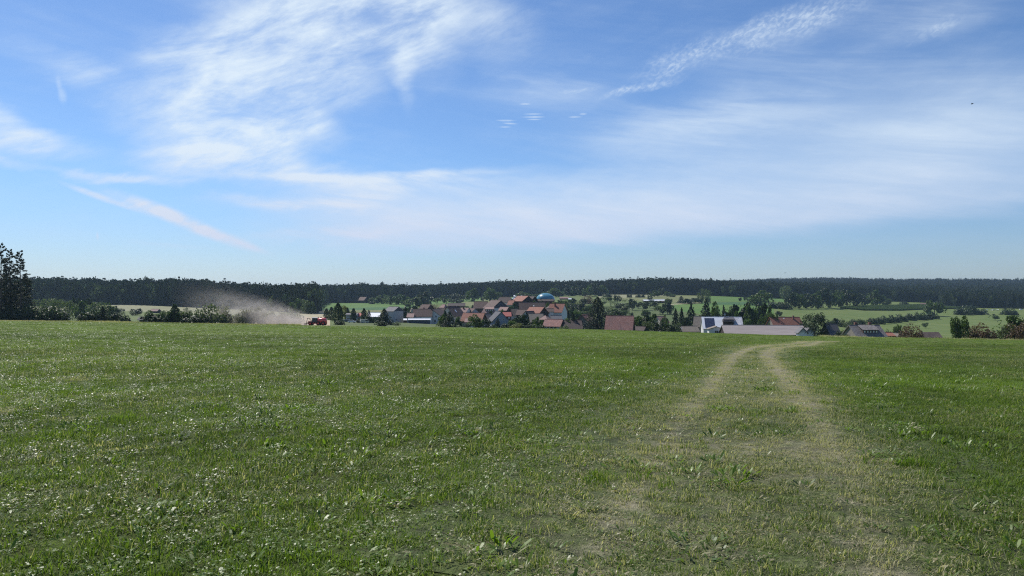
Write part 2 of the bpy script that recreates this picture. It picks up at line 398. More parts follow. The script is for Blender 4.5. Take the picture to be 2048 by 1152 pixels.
# fields as polygons of photo columns and rows on the far ground (found once, then built as ground sheets)
PG = [
 ('verge', [(-400, 637), (300, 640), (560, 646), (560, 650), (300, 646.5), (-400, 643.5)], (225, 262)),
 ('bare_field', [(500, 651), (500, 637), (592, 632), (660, 632), (660, 652)], (255, 620)),
 ('tan_field', [(590, 634), (596, 622), (655, 621), (655, 634)], (400, 900)),
 ('stubble_field', [(-400, 600), (260, 607), (560, 619), (560, 632), (420, 630), (345, 625), (210, 621), (-400, 617)], (600, 1100)),
 ('mown_field', [(655, 640), (655, 622), (640, 619), (800, 619), (900, 612), (900, 640)], (450, 1250)),
 ('clover_field', [(640, 620), (640, 616), (830, 612), (830, 616.5), (800, 620)], (700, 1300)),
 ('green_field', [(636, 617), (636, 603), (830, 602), (832, 613)], (700, 1500)),
 ('green_field', [(840, 611), (840, 594), (975, 591), (960, 601), (900, 607)], (800, 1500)),
 ('mown_field', [(880, 612), (905, 607), (965, 600.5), (1000, 598), (1000, 614)], (800, 1400)),
 ('green_field', [(990, 598), (990, 588), (1100, 589), (1100, 598)], (900, 1500)),
 ('stubble_field', [(1195, 595.5), (1195, 587), (1330, 587), (1330, 592), (1240, 596)], (900, 1500)),
 ('mown_field', [(1240, 600), (1240, 596), (1330, 592), (1440, 590), (1440, 597), (1345, 606)], (900, 1500)),
 ('green_field', [(1235, 633), (1240, 619), (1345, 612), (1345, 606), (1560, 604), (1560, 632)], (600, 1100)),
 ('tan_field', [(1340, 609.5), (1340, 607.5), (1405, 604.5), (1405, 606.2)], (700, 1300)),
 ('tan_field', [(1262, 619), (1262, 617), (1290, 616.5), (1290, 618)], (600, 1100)),
 ('green_field', [(1410, 603), (1410, 590), (1575, 594), (1575, 604)], (800, 1500)),
 ('clover_field', [(1430, 609), (1430, 604.5), (1510, 604), (1510, 611)], (700, 1200)),
 ('slope', [(1540, 690), (1545, 618), (1600, 604), (1900, 596), (2500, 605), (2500, 690)], (320, 1520)),
 ('yard', [(690, 655), (690, 637), (800, 626), (960, 614), (1240, 606), (1400, 628), (1560, 632), (1640, 648), (1640, 700), (960, 700)], (300, 900)),
 ('road', [(915, 651.2), (950, 650), (995, 651.6), (995, 653.6), (950, 652)], (262, 700)),
]
def inpoly(poly, x, y):
    r = np.zeros(x.shape, bool); n = len(poly)
    for i in range(n):
        x1, y1 = poly[i]; x2, y2 = poly[(i + 1) % n]
        if y1 == y2: continue
        c = ((y1 > y) != (y2 > y)) & (x < (x2 - x1) * (y - y1) / (y2 - y1) + x1); r ^= c
    return r
Yr = np.concatenate([np.arange(-60, 0, 5), np.arange(0, 30, .6), 30 * 1.02 ** np.arange(0, 60)])
Yr = np.concatenate([Yr[Yr < 96], np.geomspace(96, 225, 40), np.geomspace(226.5, 700, 150), np.geomspace(704, 1500, 130), np.geomspace(1520, 4200, 50), [6000, 9000]])
Uc = np.concatenate([np.arange(-3000, -500, 250), np.arange(-500, -60, 40), np.arange(-60, 2110, 8), np.arange(2120, 2600, 40), np.arange(2650, 5200, 250)])
TX = (Uc - U0) / F
Xg = TX[None, :] * np.maximum(Yr, 20)[:, None]; Yg = np.repeat(Yr[:, None], len(Uc), 1)
Zg = ground(Xg, Yg)
Zg[Yg > 5000] = Zg[Yg > 5000] - 0
nr, nc = Xg.shape
idx = np.arange(nr * nc).reshape(nr, nc)
Q = np.stack([idx[:-1, :-1], idx[:-1, 1:], idx[1:, 1:], idx[1:, :-1]], -1).reshape(-1, 4)
VT = np.stack([Xg.ravel(), Yg.ravel(), Zg.ravel()], 1)
cen = VT[Q].mean(1); cu = U0 + F * cen[:, 0] / np.maximum(cen[:, 1], 1); cv = row_v(cu, cen[:, 1])
lab = np.zeros(len(Q), int); names = ['meadow']
edgeY = np.interp(cu, [-500, 550, 700, 900, 1100, 1650, 2100], [258, 258, 262, 262, 262, 232, 215])
names.append('pasture'); lab[cen[:, 1] > edgeY] = 1
for nm, poly, (ya, yb) in PG:
    if nm not in names: names.append(nm)
    m = inpoly(poly, cu, cv) & (cen[:, 1] > ya) & (cen[:, 1] < yb)
    lab[m] = names.index(nm)
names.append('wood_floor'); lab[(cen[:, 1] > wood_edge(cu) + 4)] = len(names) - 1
LBL = {'meadow': 'wide short-mown green meadow filling the foreground', 'verge': 'strip of dry straw-coloured grass at the far meadow edge'}
for i, nm in enumerate(names):
    q = Q[lab == i]
    if not len(q): continue
    used, inv = np.unique(q, return_inverse=True)
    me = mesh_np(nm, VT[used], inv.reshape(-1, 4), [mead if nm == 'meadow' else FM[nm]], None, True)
    o_ = link(nm, me); meta(o_, LBL.get(nm), None, None, 'structure')

# ------------------------------------------------------------------ wheel track across the meadow
def unproj(u, v):
    """meadow point seen at a photo column and row"""
    ys = np.geomspace(3, 240, 900); xs = (u - U0) * ys / F
    zz = ground(xs, ys) - lumps(xs, ys); vv = V0 + (CZ - zz) * F / ys
    k = np.argmax(vv <= v); return np.array([xs[k], ys[k]])
TL = [(1130, 1240), (1205, 1110), (1262, 1000), (1322, 900), (1390, 820), (1428, 770), (1452, 735), (1470, 712), (1500, 699), (1545, 691), (1600, 687), (1645, 682.5)]
TR = [(1830, 1240), (1765, 1110), (1712, 1000), (1668, 900), (1612, 820), (1580, 770), (1552, 735), (1535, 714), (1534, 706), (1560, 697), (1620, 690), (1668, 682)]
def smoothline(pts, n):
    p = np.array([unproj(*q) for q in pts]); 
    d = np.r_[0, np.cumsum(np.hypot(*np.diff(p, axis=0).T))]; s = np.linspace(0, d[-1], n)
    return np.stack([np.interp(s, d, p[:, 0]), np.interp(s, d, p[:, 1])], 1)
def relax(p, k=30):
    for _ in range(k): p[1:-1] = (p[:-2] + 2 * p[1:-1] + p[2:]) / 4
    return p
LT = relax(smoothline(TL, 420)); RT = relax(smoothline(TR, 420))
def dist_to(line, X, Y):
    d = np.full(X.shape, 1e9)
    for i in range(0, len(X), 20000):
        a = X[i:i + 20000, None] - line[None, ::2, 0]; b_ = Y[i:i + 20000, None] - line[None, ::2, 1]
        d[i:i + 20000] = np.sqrt((a * a + b_ * b_).min(1))
    return d
def field_noise(X, Y, s, seed):
    r_ = np.random.default_rng(seed); z = 0
    for k in range(7):
        a = r_.uniform(0, 6.28); f_ = s * 1.45 ** k; z = z + np.sin((X * math.cos(a) + Y * math.sin(a)) * f_ + r_.uniform(0, 6.28) + 1.2 * np.sin((X * math.sin(a) - Y * math.cos(a)) * f_ * .6)) / 1.3 ** k
    return z / 2.4
def rutmask(X, Y):
    """1 in the worn wheel lines, less on the strip between them"""
    X = np.asarray(X, float); Y = np.asarray(Y, float)
    dl = dist_to(LT, X, Y); dr = dist_to(RT, X, Y); wv = 1 + .3 * np.sin(Y * .9) * np.sin(X * 1.7 + Y * .3)
    w = np.maximum(.30 * (1 + Y / 60.0), .3) * wv
    r = np.exp(-(np.minimum(dl, dr) / (w * 1.25)) ** 2)
    mid = .44 * (1 - sstep(2.2, 4.6 + Y / 20.0, dl + dr)) * (1 + .5 * field_noise(X, Y, .8, 44))
    
    r = r * (.66 + .34 * sstep(8, 24, Y)) * np.clip(1.02 + .16 * field_noise(X, Y, 1.7, 45), .3, 1.2)
    return np.clip(np.maximum(r, mid * np.exp(-np.maximum(np.minimum(dl, dr) - 1.3, 0) ** 2)), 0, 1)
# worn sheet laid over the meadow along both wheel lines
C = (LT + RT) / 2; T = np.gradient(C, axis=0); T /= np.hypot(T[:, 0], T[:, 1])[:, None]; NV = np.stack([T[:, 1], -T[:, 0]], 1)
wd = np.hypot(*(RT - LT).T) / 2 + 1.5 + C[:, 1] / 90.0
acr = np.linspace(-1, 1, 45)
Xs = C[:, None, 0] + NV[:, None, 0] * acr[None] * wd[:, None]; Ys_ = C[:, None, 1] + NV[:, None, 1] * acr[None] * wd[:, None]
def facet(X, Y):
    """height of the meadow sheet as built (linear between its grid rows and columns)"""
    r = np.clip(np.searchsorted(Yr, Y) - 1, 0, nr - 2); fy = (Y - Yr[r]) / (Yr[r + 1] - Yr[r])
    uu = X / np.maximum(Y, 20); c_ = np.clip(np.searchsorted(TX, uu) - 1, 0, nc - 2); fx = (uu - TX[c_]) / (TX[c_ + 1] - TX[c_])
    return (Zg[r, c_] * (1 - fx) + Zg[r, c_ + 1] * fx) * (1 - fy) + (Zg[r + 1, c_] * (1 - fx) + Zg[r + 1, c_ + 1] * fx) * fy
Zs = facet(Xs.ravel(), Ys_.ravel()) + 0.006 + 0.00012 * Ys_.ravel()
ii = np.arange(Xs.size).reshape(Xs.shape)
me = mesh_np('dirt_track', np.stack([Xs.ravel(), Ys_.ravel(), Zs], 1), np.stack([ii[:-1, :-1], ii[:-1, 1:], ii[1:, 1:], ii[1:, :-1]], -1).reshape(-1, 4), [], None, True)
wa = me.attributes.new('worn', 'FLOAT', 'POINT'); fade = np.repeat((1 - np.abs(acr) ** 6)[None], len(C), 0).ravel()
wa.data.foreach_set('value', (rutmask(Xs.ravel(), Ys_.ravel()) * fade).astype(np.float32))
tm, N, out = newmat('worn_track')
c, h, o = meadow_nodes(N); a_ = N.node('ShaderNodeAttribute'); a_.attribute_name = 'worn'
nz = N.noise(o, 2.2, 5, .8); nf = N.noise(o, 9, 4, .8)
dry = N.mix(N.ramp(nf, .35, .65), (0.12, 0.108, 0.062), (0.30, 0.275, 0.185))
f = N.math('MULTIPLY', N.ramp(N.math('ADD', a_.outputs['Fac'], N.math('MULTIPLY', N.math('SUBTRACT', nz, .5), 1.1)), .25, .95), .92)
b = princ(N, N.mix(f, c, dry), .85, .2); bump(N, b, N.math('ADD', h, nf), .1, .7); N.link(b.outputs[0], out.inputs[0])
me.materials.append(tm)
meta(link('dirt_track', me), 'two worn wheel lines of dry grass curving over the meadow', None, None, 'structure')

# ------------------------------------------------------------------ scattering (only for what nobody could count)
def scatter(name, protos, pts, rot, scl, idx_, attrs, label, kind='stuff'):
    me = bpy.data.meshes.new(name); me.vertices.add(len(pts)); me.vertices.foreach_set('co', np.asarray(pts, np.float32).ravel())
    def att(n, t, v, k='value'):
        a = me.attributes.new(n, t, 'POINT'); a.data.foreach_set(k, np.ascontiguousarray(v).ravel())
    att('rot', 'FLOAT_VECTOR', np.asarray(rot, np.float32), 'vector'); att('scl', 'FLOAT_VECTOR', np.asarray(scl, np.float32), 'vector'); att('pick', 'INT', np.asarray(idx_, np.int32))
    for k, v in attrs.items(): att(k, 'FLOAT', np.asarray(v, np.float32))
    pc = bpy.data.collections.new(name + '_kinds')
    for i, p in enumerate(protos):
        po = bpy.data.objects.new('%s_kind_%02d' % (name, i), p); pc.objects.link(po)
    g = bpy.data.node_groups.new(name, 'GeometryNodeTree')
    g.interface.new_socket('Geometry', in_out='INPUT', socket_type='NodeSocketGeometry'); g.interface.new_socket('Geometry', in_out='OUTPUT', socket_type='NodeSocketGeometry')
    gi = g.nodes.new('NodeGroupInput'); go = g.nodes.new('NodeGroupOutput')
    ci = g.nodes.new('GeometryNodeCollectionInfo'); ci.inputs['Collection'].default_value = pc
    ci.inputs['Separate Children'].default_value = True; ci.inputs['Reset Children'].default_value = True
    ip = g.nodes.new('GeometryNodeInstanceOnPoints'); ip.inputs['Pick Instance'].default_value = True
    def na(n, t):
        q = g.nodes.new('GeometryNodeInputNamedAttribute'); q.data_type = t; q.inputs[0].default_value = n
        return [s_ for s_ in q.outputs if s_.enabled and s_.name == 'Attribute'][0]
    L = g.links.new
    L(gi.outputs[0], ip.inputs['Points']); L(ci.outputs[0], ip.inputs['Instance'])
    L(na('pick', 'INT'), ip.inputs['Instance Index']); L(na('rot', 'FLOAT_VECTOR'), ip.inputs['Rotation']); L(na('scl', 'FLOAT_VECTOR'), ip.inputs['Scale'])
    L(ip.outputs[0], go.inputs[0])
    o = link(name, me); mod = o.modifiers.new('scatter', 'NODES'); mod.node_group = g
    meta(o, label, None, None, kind)
    return o

# ------------------------------------------------------------------ grass of the meadow
rng = np.random.default_rng(5)
def grassmat(name, c, c2, dryc, rough, trans, spec=.5):
    m, N, out = newmat(name)
    g = N.node('ShaderNodeNewGeometry'); a = N.node('ShaderNodeAttribute'); a.attribute_type = 'INSTANCER'; a.attribute_name = 'dry'
    t_ = N.node('ShaderNodeAttribute'); t_.attribute_type = 'INSTANCER'; t_.attribute_name = 'tone'
    col = N.mix(g.outputs['Random Per Island'], c2, c)
    col = N.mix(N.math('MULTIPLY', t_.outputs['Fac'], .7), col, (0.18, 0.275, 0.030))
    rnd = N.math('FRACT', N.math('MULTIPLY', g.outputs['Random Per Island'], 7.31))
    col = N.mix(N.ramp(N.math('ADD', a.outputs['Fac'], N.math('MULTIPLY', N.math('SUBTRACT', rnd, .5), .9)), .35, .75), col, dryc)
    b = princ(N, col, rough, spec); tr = N.node('ShaderNodeBsdfTranslucent'); N.link(N.mix(1., col, (1.2, 1.3, .6), 'MULTIPLY'), tr.inputs[0])
    mx = N.node('ShaderNodeMixShader'); mx.inputs[0].default_value = trans
    N.link(b.outputs[0], mx.inputs[1]); N.link(tr.outputs[0], mx.inputs[2]); N.link(mx.outputs[0], out.inputs[0])
    return m
M_BLADE = grassmat('grass_blade', (0.135, 0.195, 0.034), (0.030, 0.062, 0.015), (0.46, 0.42, 0.27), .55, .45, .2)
M_LEAF = grassmat('broad_leaf', (0.110, 0.180, 0.034), (0.040, 0.085, 0.020), (0.36, 0.32, 0.19), .42, .42, .36)
def blades(n, rad, h0, h1, w, bend, flat=0.0):
    V = []; T3 = []
    for _ in range(n):
        a = rng.uniform(0, 2 * np.pi); r = rad * math.sqrt(rng.uniform()); p = np.array([r * math.cos(a), r * math.sin(a), -.01])
        h = rng.uniform(h0, h1); d = rng.uniform(0, 2 * np.pi); le = rng.uniform(.1, bend); ww = w * rng.uniform(.6, 1.3)
        up = h * (1 - flat * rng.uniform(.4, 1)); out_ = np.array([math.cos(d), math.sin(d), 0]) * h * (le + flat * .8)
        s = np.array([-math.sin(d + rng.uniform(-.8, .8)), math.cos(d), 0]) * ww / 2
        m1 = p + out_ * .3 + [0, 0, up * .62]; tip = p + out_ + [0, 0, up]
        b_ = len(V); V += [p - s, p + s, m1 + s * .8, m1 - s * .8, tip]; T3 += [(b_, b_ + 1, b_ + 2), (b_, b_ + 2, b_ + 3), (b_ + 3, b_ + 2, b_ + 4)]
    return np.array(V), np.array(T3)
def leaves(n, rad, l0, l1, wr, tilt0=.0, tilt1=.7, z0=.0, z1=.03):
    V = []; T3 = []
    for _ in range(n):
        a = rng.uniform(0, 2 * np.pi); r = rad * math.sqrt(rng.uniform()); p = np.array([r * math.cos(a), r * math.sin(a), rng.uniform(z0, z1)])
        d = a + rng.uniform(-.7, .7); l = rng.uniform(l0, l1); w = l * wr * rng.uniform(.7, 1.3); t = rng.uniform(tilt0, tilt1)
        f_ = np.array([math.cos(d) * math.cos(t), math.sin(d) * math.cos(t), math.sin(t)]); s = np.array([-math.sin(d), math.cos(d), rng.uniform(-.4, .4)]) * w / 2
        n_ = np.array([0, 0, 1.]); b_ = len(V)
        V += [p, p + f_ * l * .35 + s - n_ * .0, p + f_ * l * .35 - s, p + f_ * l * .75 + s * .8 - n_ * l * .05, p + f_ * l * .75 - s * .8 - n_ * l * .05, p + f_ * l - n_ * l * .18]
        T3 += [(b_, b_ + 2, b_ + 1), (b_ + 1, b_ + 2, b_ + 4), (b_ + 1, b_ + 4, b_ + 3), (b_ + 3, b_ + 4, b_ + 5)]
    return np.array(V), np.array(T3)
def pm(name, vt, m): return mesh_np(name, vt[0], vt[1], [m], None, False)
GP = [pm('tuft', blades(64, .14, .03, .070, .0068, .8, .35), M_BLADE), pm('tuft', blades(64, .15, .025, .06, .0068, .95, .6), M_BLADE),
      pm('tuft', blades(36, .11, .05, .105, .0070, .6, .1), M_BLADE), pm('tuft', blades(70, .16, .02, .055, .0065, 1.0, .7), M_BLADE),
      pm('leaves', leaves(12, .09, .04, .085, .24, .1, .9), M_LEAF), pm('leaves', leaves(24, .13, .018, .038, .42, -.1, .7, .01, .05), M_LEAF),
      pm('leaves', leaves(30, .13, .014, .026, .55, -.2, .5, .015, .05), M_LEAF), pm('leaves', leaves(9, .06, .07, .12, .2, .3, 1.1), M_LEAF)]
def zone(y0, y1, dens, sc, margin=.06):
    half = (1024 / F) + margin; A_ = half * (y1 * y1 - y0 * y0); n = int(A_ * dens)
    Y = np.sqrt(rng.uniform(y0 * y0, y1 * y1, n)); X = rng.uniform(-half, half, n) * Y
    return X, Y, np.full(n, sc)
zs = [zone(2.6, 9, 105, 1.0, .12), zone(9, 18, 70, 1.05, .08), zone(18, 40, 30, 1.3), zone(40, 90, 11.0, 1.8), zone(90, 262, 2.6, 2.4)]
X = np.concatenate([q[0] for q in zs]); Y = np.concatenate([q[1] for q in zs]); S = np.concatenate([q[2] for q in zs])
ok = Y < np.interp(U0 + F * X / Y, [-500, 550, 700, 900, 1100, 1650, 2100], [258, 258, 262, 262, 262, 232, 215]); X, Y, S = X[ok], Y[ok], S[ok]
rm = rutmask(X, Y); wd_ = field_noise(X, Y, .35, 3); wd2 = field_noise(X, Y, .9, 8); n = len(X)
leafy = 1 / (1 + np.exp(-(wd_ * 2.2 - .35 + .5 * sstep(8, -10, X)))) * (1 - .75 * rm)
isleaf = rng.uniform(size=n) < leafy * .42
pick = np.where(isleaf, rng.choice([4, 5, 5, 6, 6, 7], n), rng.choice([0, 0, 1, 1, 3, 3, 2], n))
tall = rng.uniform(size=n) < .12; pick = np.where(tall & ~isleaf & (rm < .3), 2, pick)
keep = (rng.uniform(size=n) > rm * .25) & (rng.uniform(size=n) > .35 * (wd2 > .75))
dry = np.clip(.17 + .17 * wd2 + rm * .95 + .10 * field_noise(X, Y, .08, 11), 0, 1)
tone = np.clip(.36 + .45 * field_noise(X, Y, .10, 21) + .38 * wd_ + .2 * field_noise(X, Y, 1.7, 33) + .25 * sstep(60, 200, Y), 0, 1) * (1 - .6 * rm)
sc = S * rng.uniform(.7, 1.3, n) * (1 - .32 * rm) ; S3 = np.stack([sc, sc, sc * np.where(S > 1.4, .75, 1)], 1)
rot = np.stack([rng.normal(0, .10, n), rng.normal(0, .10, n), rng.uniform(0, 6.28, n)], 1)
Z = ground(X, Y)
k = keep
scatter('grass', GP, np.stack([X, Y, Z], 1)[k], rot[k], S3[k], pick[k], {'dry': dry[k], 'tone': tone[k]}, 'short sunlit grass and broad-leaved weeds covering the meadow')
# clumps of coarser weeds, plantain and clover, rooted among the grass
cn = 420; cy = np.sqrt(rng.uniform(3.0 ** 2, 30 ** 2, cn)); cx = rng.uniform(-.78, .78, cn) * cy; kk = rng.integers(3, 16, cn)
ci_ = np.repeat(np.arange(cn), kk); n = len(ci_); rr_ = np.repeat(rng.uniform(.08, .42, cn), kk)
X = cx[ci_] + rng.normal(size=n) * rr_; Y = cy[ci_] + rng.normal(size=n) * rr_ * .8; kd = np.repeat(rng.choice([2, 4, 4, 5, 6, 7, 7, 3], cn), kk)
rm = rutmask(X, Y); k = (rng.uniform(size=n) > rm * .8) & (Y > 2.4); S = rng.uniform(.8, 1.55, n)
tn = np.clip(np.repeat(rng.uniform(.1, 1.2, cn), kk), 0, 1); dr_ = np.where(kd == 3, .9, np.repeat(rng.uniform(-.1, .3, cn), kk))
scatter('weeds', GP, np.stack([X, Y, ground(X, Y)], 1)[k], np.stack([rng.normal(0, .15, n), rng.normal(0, .15, n), rng.uniform(0, 6.28, n)], 1)[k], np.stack([S, S, S], 1)[k], kd[k],
        {'dry': np.clip(dr_, 0, 1)[k], 'tone': tn[k]}, 'coarser weed clumps and bleached straw scattered through the near grass')
# tall dry stems along the meadow's far margins
def margin(u0, u1, y0, y1, n, sc):
    u = rng.uniform(u0, u1, n); Y = rng.uniform(y0, y1, n); return (u - U0) / F * Y, Y, np.full(n, sc)
zs = [margin(-60, 600, 243, 259, 5200, 6.0), margin(1690, 2110, 170, 214, 4200, 6.5), margin(1640, 1760, 168, 200, 900, 7.0)]
X = np.concatenate([q[0] for q in zs]); Y = np.concatenate([q[1] for q in zs]); S = np.concatenate([q[2] for q in zs]); n = len(X)
S = S * rng.uniform(.4, 1.25, n) * (.75 + .35 * field_noise(X, Y, .12, 4))
S = np.maximum(S, 1.5)
scatter('tall_grass', GP[2:4], np.stack([X, Y, ground(X, Y)], 1), np.stack([rng.normal(0, .15, n), rng.normal(0, .15, n), rng.uniform(0, 6.28, n)], 1), np.stack([S, S, S * 1.15], 1),
        rng.integers(0, 2, n), {'dry': np.clip(.62 + .4 * field_noise(X, Y, .15, 14), .1, 1), 'tone': np.full(n, .2)}, 'uncut straw-coloured grasses along the far edge of the meadow')

# ------------------------------------------------------------------ trees
BARK = plain('bark', (0.12, 0.095, 0.075), .9, .4, 3.0)
LM = {
 'spruce': leafmat('spruce_needles', (0.030, 0.050, 0.026), (0.016, 0.030, 0.018), .12, .6),
 'pine': leafmat('pine_needles', (0.045, 0.062, 0.034), (0.024, 0.036, 0.024), .18, .6),
 'round': leafmat('tree_leaves', (0.085, 0.125, 0.036), (0.042, 0.070, 0.024), .34, .5),
 'dark': leafmat('dark_leaves', (0.040, 0.064, 0.026), (0.020, 0.036, 0.016), .22, .5),
 'pale': leafmat('pale_leaves', (0.13, 0.155, 0.075), (0.080, 0.105, 0.052), .3, .5),
 'poplar': leafmat('poplar_leaves', (0.050, 0.078, 0.030), (0.028, 0.048, 0.020), .22, .5),
 'dusty': leafmat('dusty_leaves', (0.20, 0.195, 0.11), (0.13, 0.13, 0.075), .25, .7),
 'red': leafmat('reddish_leaves', (0.155, 0.095, 0.060), (0.085, 0.055, 0.036), .25, .6),
 'yellow': leafmat('yellow_leaves', (0.20, 0.185, 0.065), (0.11, 0.125, 0.04), .35, .5),
 'hedge': leafmat('hedge_leaves', (0.048, 0.075, 0.028), (0.024, 0.042, 0.018), .22, .5),
}
FOREST_C = leafmat('wood_conifer_needles', (0.040, 0.058, 0.034), (0.022, 0.036, 0.026), .10, .65, True)
FOREST_D = leafmat('wood_broad_leaves', (0.11, 0.140, 0.060), (0.060, 0.085, 0.040), .25, .6, True)

def quads(P_, N_, size, rg, asp=.7):
    """leaf clumps: small bent quads at P_ facing roughly N_"""
    n = len(P_); a = rg.normal(size=(n, 3)); N2 = N_ + a * .75; N2 /= np.linalg.norm(N2, axis=1)[:, None] + 1e-9
    t = np.cross(N2, rg.normal(size=(n, 3))); t /= np.linalg.norm(t, axis=1)[:, None] + 1e-9; b = np.cross(N2, t)
    s = np.asarray(size)[:, None] * rg.uniform(.55, 1.35, (n, 1)); bend = N2 * s * .3
    V = np.stack([P_ - t * s - bend, P_ - b * s * asp, P_ + t * s - bend * .6, P_ + b * s * asp], 1).reshape(-1, 3)
    i = np.arange(n)[:, None] * 4
    return V, np.concatenate([i + [0, 1, 2], i + [0, 2, 3]])
def join(parts):
    Vs, Fs, o_ = [], [], 0
    for V, f in parts: Vs.append(V); Fs.append(np.asarray(f) + o_); o_ += len(V)
    return np.concatenate(Vs), np.concatenate(Fs)
# every tree is built one metre tall and one metre wide, then scaled
def fit(P_, lo, hi):
    for a in (0, 1):
        q0, q1 = np.percentile(P_[:, a], [1.5, 98.5]); P_[:, a] = (P_[:, a] - (q0 + q1) / 2) / (q1 - q0) * .98
    q0, q1 = np.percentile(P_[:, 2], [.5, 99.5]); P_[:, 2] = lo + (P_[:, 2] - q0) / (q1 - q0) * (hi - lo)
    return P_
def crown_round(seed, n=900, lumps_=16, base=.2, size=.045, flat=.9, wide=1.0, open_=.0, top=1.0):
    rg = np.random.default_rng(seed); P_, N_ = [], []
    c0 = np.array([0, 0, (base + top) / 2]); hz = (top - base) / 2
    L = []
    for k in range(lumps_):
        d = rg.normal(size=3); d[2] = d[2] * .8 + .1; d /= np.linalg.norm(d); rr = rg.uniform(.35, .68)
        r = rg.uniform(.20, .36) * (1 - .25 * abs(d[2])); L.append((c0 + d * rr * np.array([.5, .5, hz]) * 1.0, r * .5 * wide, r * hz * 1.1))
    L.append((c0, .33, hz * .62))
    per = n // len(L)
    for c, rx, rz_ in L:
        k = int(per * rg.uniform(.7, 1.3)); d = rg.normal(size=(k, 3)); d /= np.linalg.norm(d, axis=1)[:, None]
        q = rg.uniform(.72, 1.06, (k, 1)); p = c + d * q * np.array([rx, rx, rz_]); P_.append(p); N_.append(d)
    P_ = np.concatenate(P_); N_ = np.concatenate(N_)
    # keep inside the unit outline, ragged
    e = np.sqrt((P_[:, 0] / .5) ** 2 + (P_[:, 1] / .5) ** 2 + ((P_[:, 2] - c0[2]) / hz) ** 2); m = e < 1.05 + .1 * rg.normal(size=len(P_))
    P_, N_ = P_[m], N_[m]
    if open_: m = rg.uniform(size=len(P_)) > open_; P_, N_ = P_[m], N_[m]
    P_ = fit(P_, base, 1 - size * .4)
    return quads(P_, N_, np.full(len(P_), size), rg)
def crown_spire(seed, n=900, base=.05, size=.03, power=1.0, drooping=.25, levels=16, ragged=.25):
    """conifer: whorls of drooping boughs"""
    rg = np.random.default_rng(seed); P_, N_, S_ = [], [], []
    per = n // levels
    for L in range(levels):
        h = base + (1 - base) * (L + .5) / levels; w0 = .5 * (1 - (h - base) / (1 - base)) ** power + .012
        nb = max(4, int(9 * (1 - .5 * L / levels))); a0 = rg.uniform(0, 6.28)
        for b in range(nb):
            a = a0 + b * 6.283 / nb + rg.normal() * .25; ln = w0 * rg.uniform(1 - ragged * 1.4, 1.12); k = max(2, int(per / nb))
            q = np.sqrt(rg.uniform(.02, 1, k)); sp = (1 - q * .5) * ln * .35
            x_ = np.cos(a) * q * ln + rg.normal(size=k) * sp * .5; y_ = np.sin(a) * q * ln + rg.normal(size=k) * sp * .5
            z_ = h - q * q * ln * drooping + rg.normal(size=k) * .008
            P_.append(np.stack([x_, y_, z_], 1)); d = np.stack([np.cos(a) * np.ones(k) * .5, np.sin(a) * np.ones(k) * .5, np.ones(k)], 1); N_.append(d)
            S_.append(np.full(k, size) * (1.15 - .55 * h))
    P_ = np.concatenate(P_); N_ = np.concatenate(N_); S_ = np.concatenate(S_); P_[:, 2] = np.clip(P_[:, 2], .0, 1.02); P_ = fit(P_, base, .99)
    return quads(P_, N_, S_, rg)
def crown_column(seed, n=700, base=.08, size=.04):
    rg = np.random.default_rng(seed); h = rg.uniform(size=n) ** .9
    w = .5 * np.sin(np.pi * np.clip(.12 + h * .86, 0, 1)) ** .55 * (1 - .35 * h) * (1 + .16 * np.sin(h * 19 + seed)); a = rg.uniform(0, 6.28, n); q = rg.uniform(.55, 1.08, n)
    P_ = np.stack([np.cos(a) * w * q, np.sin(a) * w * q, base + h * (1 - base)], 1); N_ = np.stack([np.cos(a), np.sin(a), np.full(n, .4)], 1)
    return quads(P_, N_, np.full(n, size), rg, .6)
def crown_bush(seed, n=600, size=.06, lumps_=9):
    rg = np.random.default_rng(seed); P_, N_ = [], []
    for k in range(lumps_):
        x0 = rg.uniform(-.33, .33); y0 = rg.uniform(-.25, .25); h = rg.uniform(.55, .98) * (1 - .9 * x0 * x0); r = rg.uniform(.16, .24)
        m = n // lumps_; d = rg.normal(size=(m, 3)); d /= np.linalg.norm(d, axis=1)[:, None]; d[:, 2] = np.abs(d[:, 2]) - .15
        P_.append(np.array([x0, y0, h * .45]) + d * np.array([r, r, h * .52]) * rg.uniform(.75, 1.08, (m, 1))); N_.append(d)
    P_ = np.concatenate(P_); N_ = np.concatenate(N_); P_[:, 2] = np.clip(P_[:, 2], -.04, 1.05); P_ = fit(P_, -.03, .98)
    return quads(P_, N_, np.full(len(P_), size), rg)
def trunk_mesh(name, r0=.03, top=.75, forks=5, seed=0, spread=.28, base=.22):
    rg = random.Random(seed); m = MB(); m.tube([(0, 0, -.08), (0, 0, base), (rg.uniform(-.02, .02), 0, top)], [r0 * 1.25, r0 * .85, r0 * .2], 6)
    for k in range(forks):
        a = k * 6.283 / forks + rg.uniform(-.4, .4); h = base + (top - base) * rg.uniform(.02, .6); l = spread * rg.uniform(.6, 1.1)
        m.tube([(0, 0, h), (math.cos(a) * l * .5, math.sin(a) * l * .5, h + .10), (math.cos(a) * l, math.sin(a) * l, h + .24)], [r0 * .5, r0 * .3, r0 * .08], 4)
    return m.mesh(name, BARK)
PROTO = {}
def addp(kind, vts, mat, trunks):
    PROTO[kind] = ([mesh_np('crown', v[0], v[1], [mat]) for v in vts], trunks)
T_r = [trunk_mesh('trunk', .028, .8, 6, s) for s in range(3)]
T_s = [trunk_mesh('trunk', .030, .97, 0, s, base=.3) for s in range(2)]
T_b = [trunk_mesh('trunk', .03, .6, 4, s, .25, .05) for s in range(2)]
addp('round', [crown_round(s, 1500, 15, .03, .052) for s in (1, 2, 3, 4)], LM['round'], T_r)
addp('dark', [crown_round(s, 1500, 15, .03, .052) for s in (11, 12, 13)], LM['dark'], T_r)
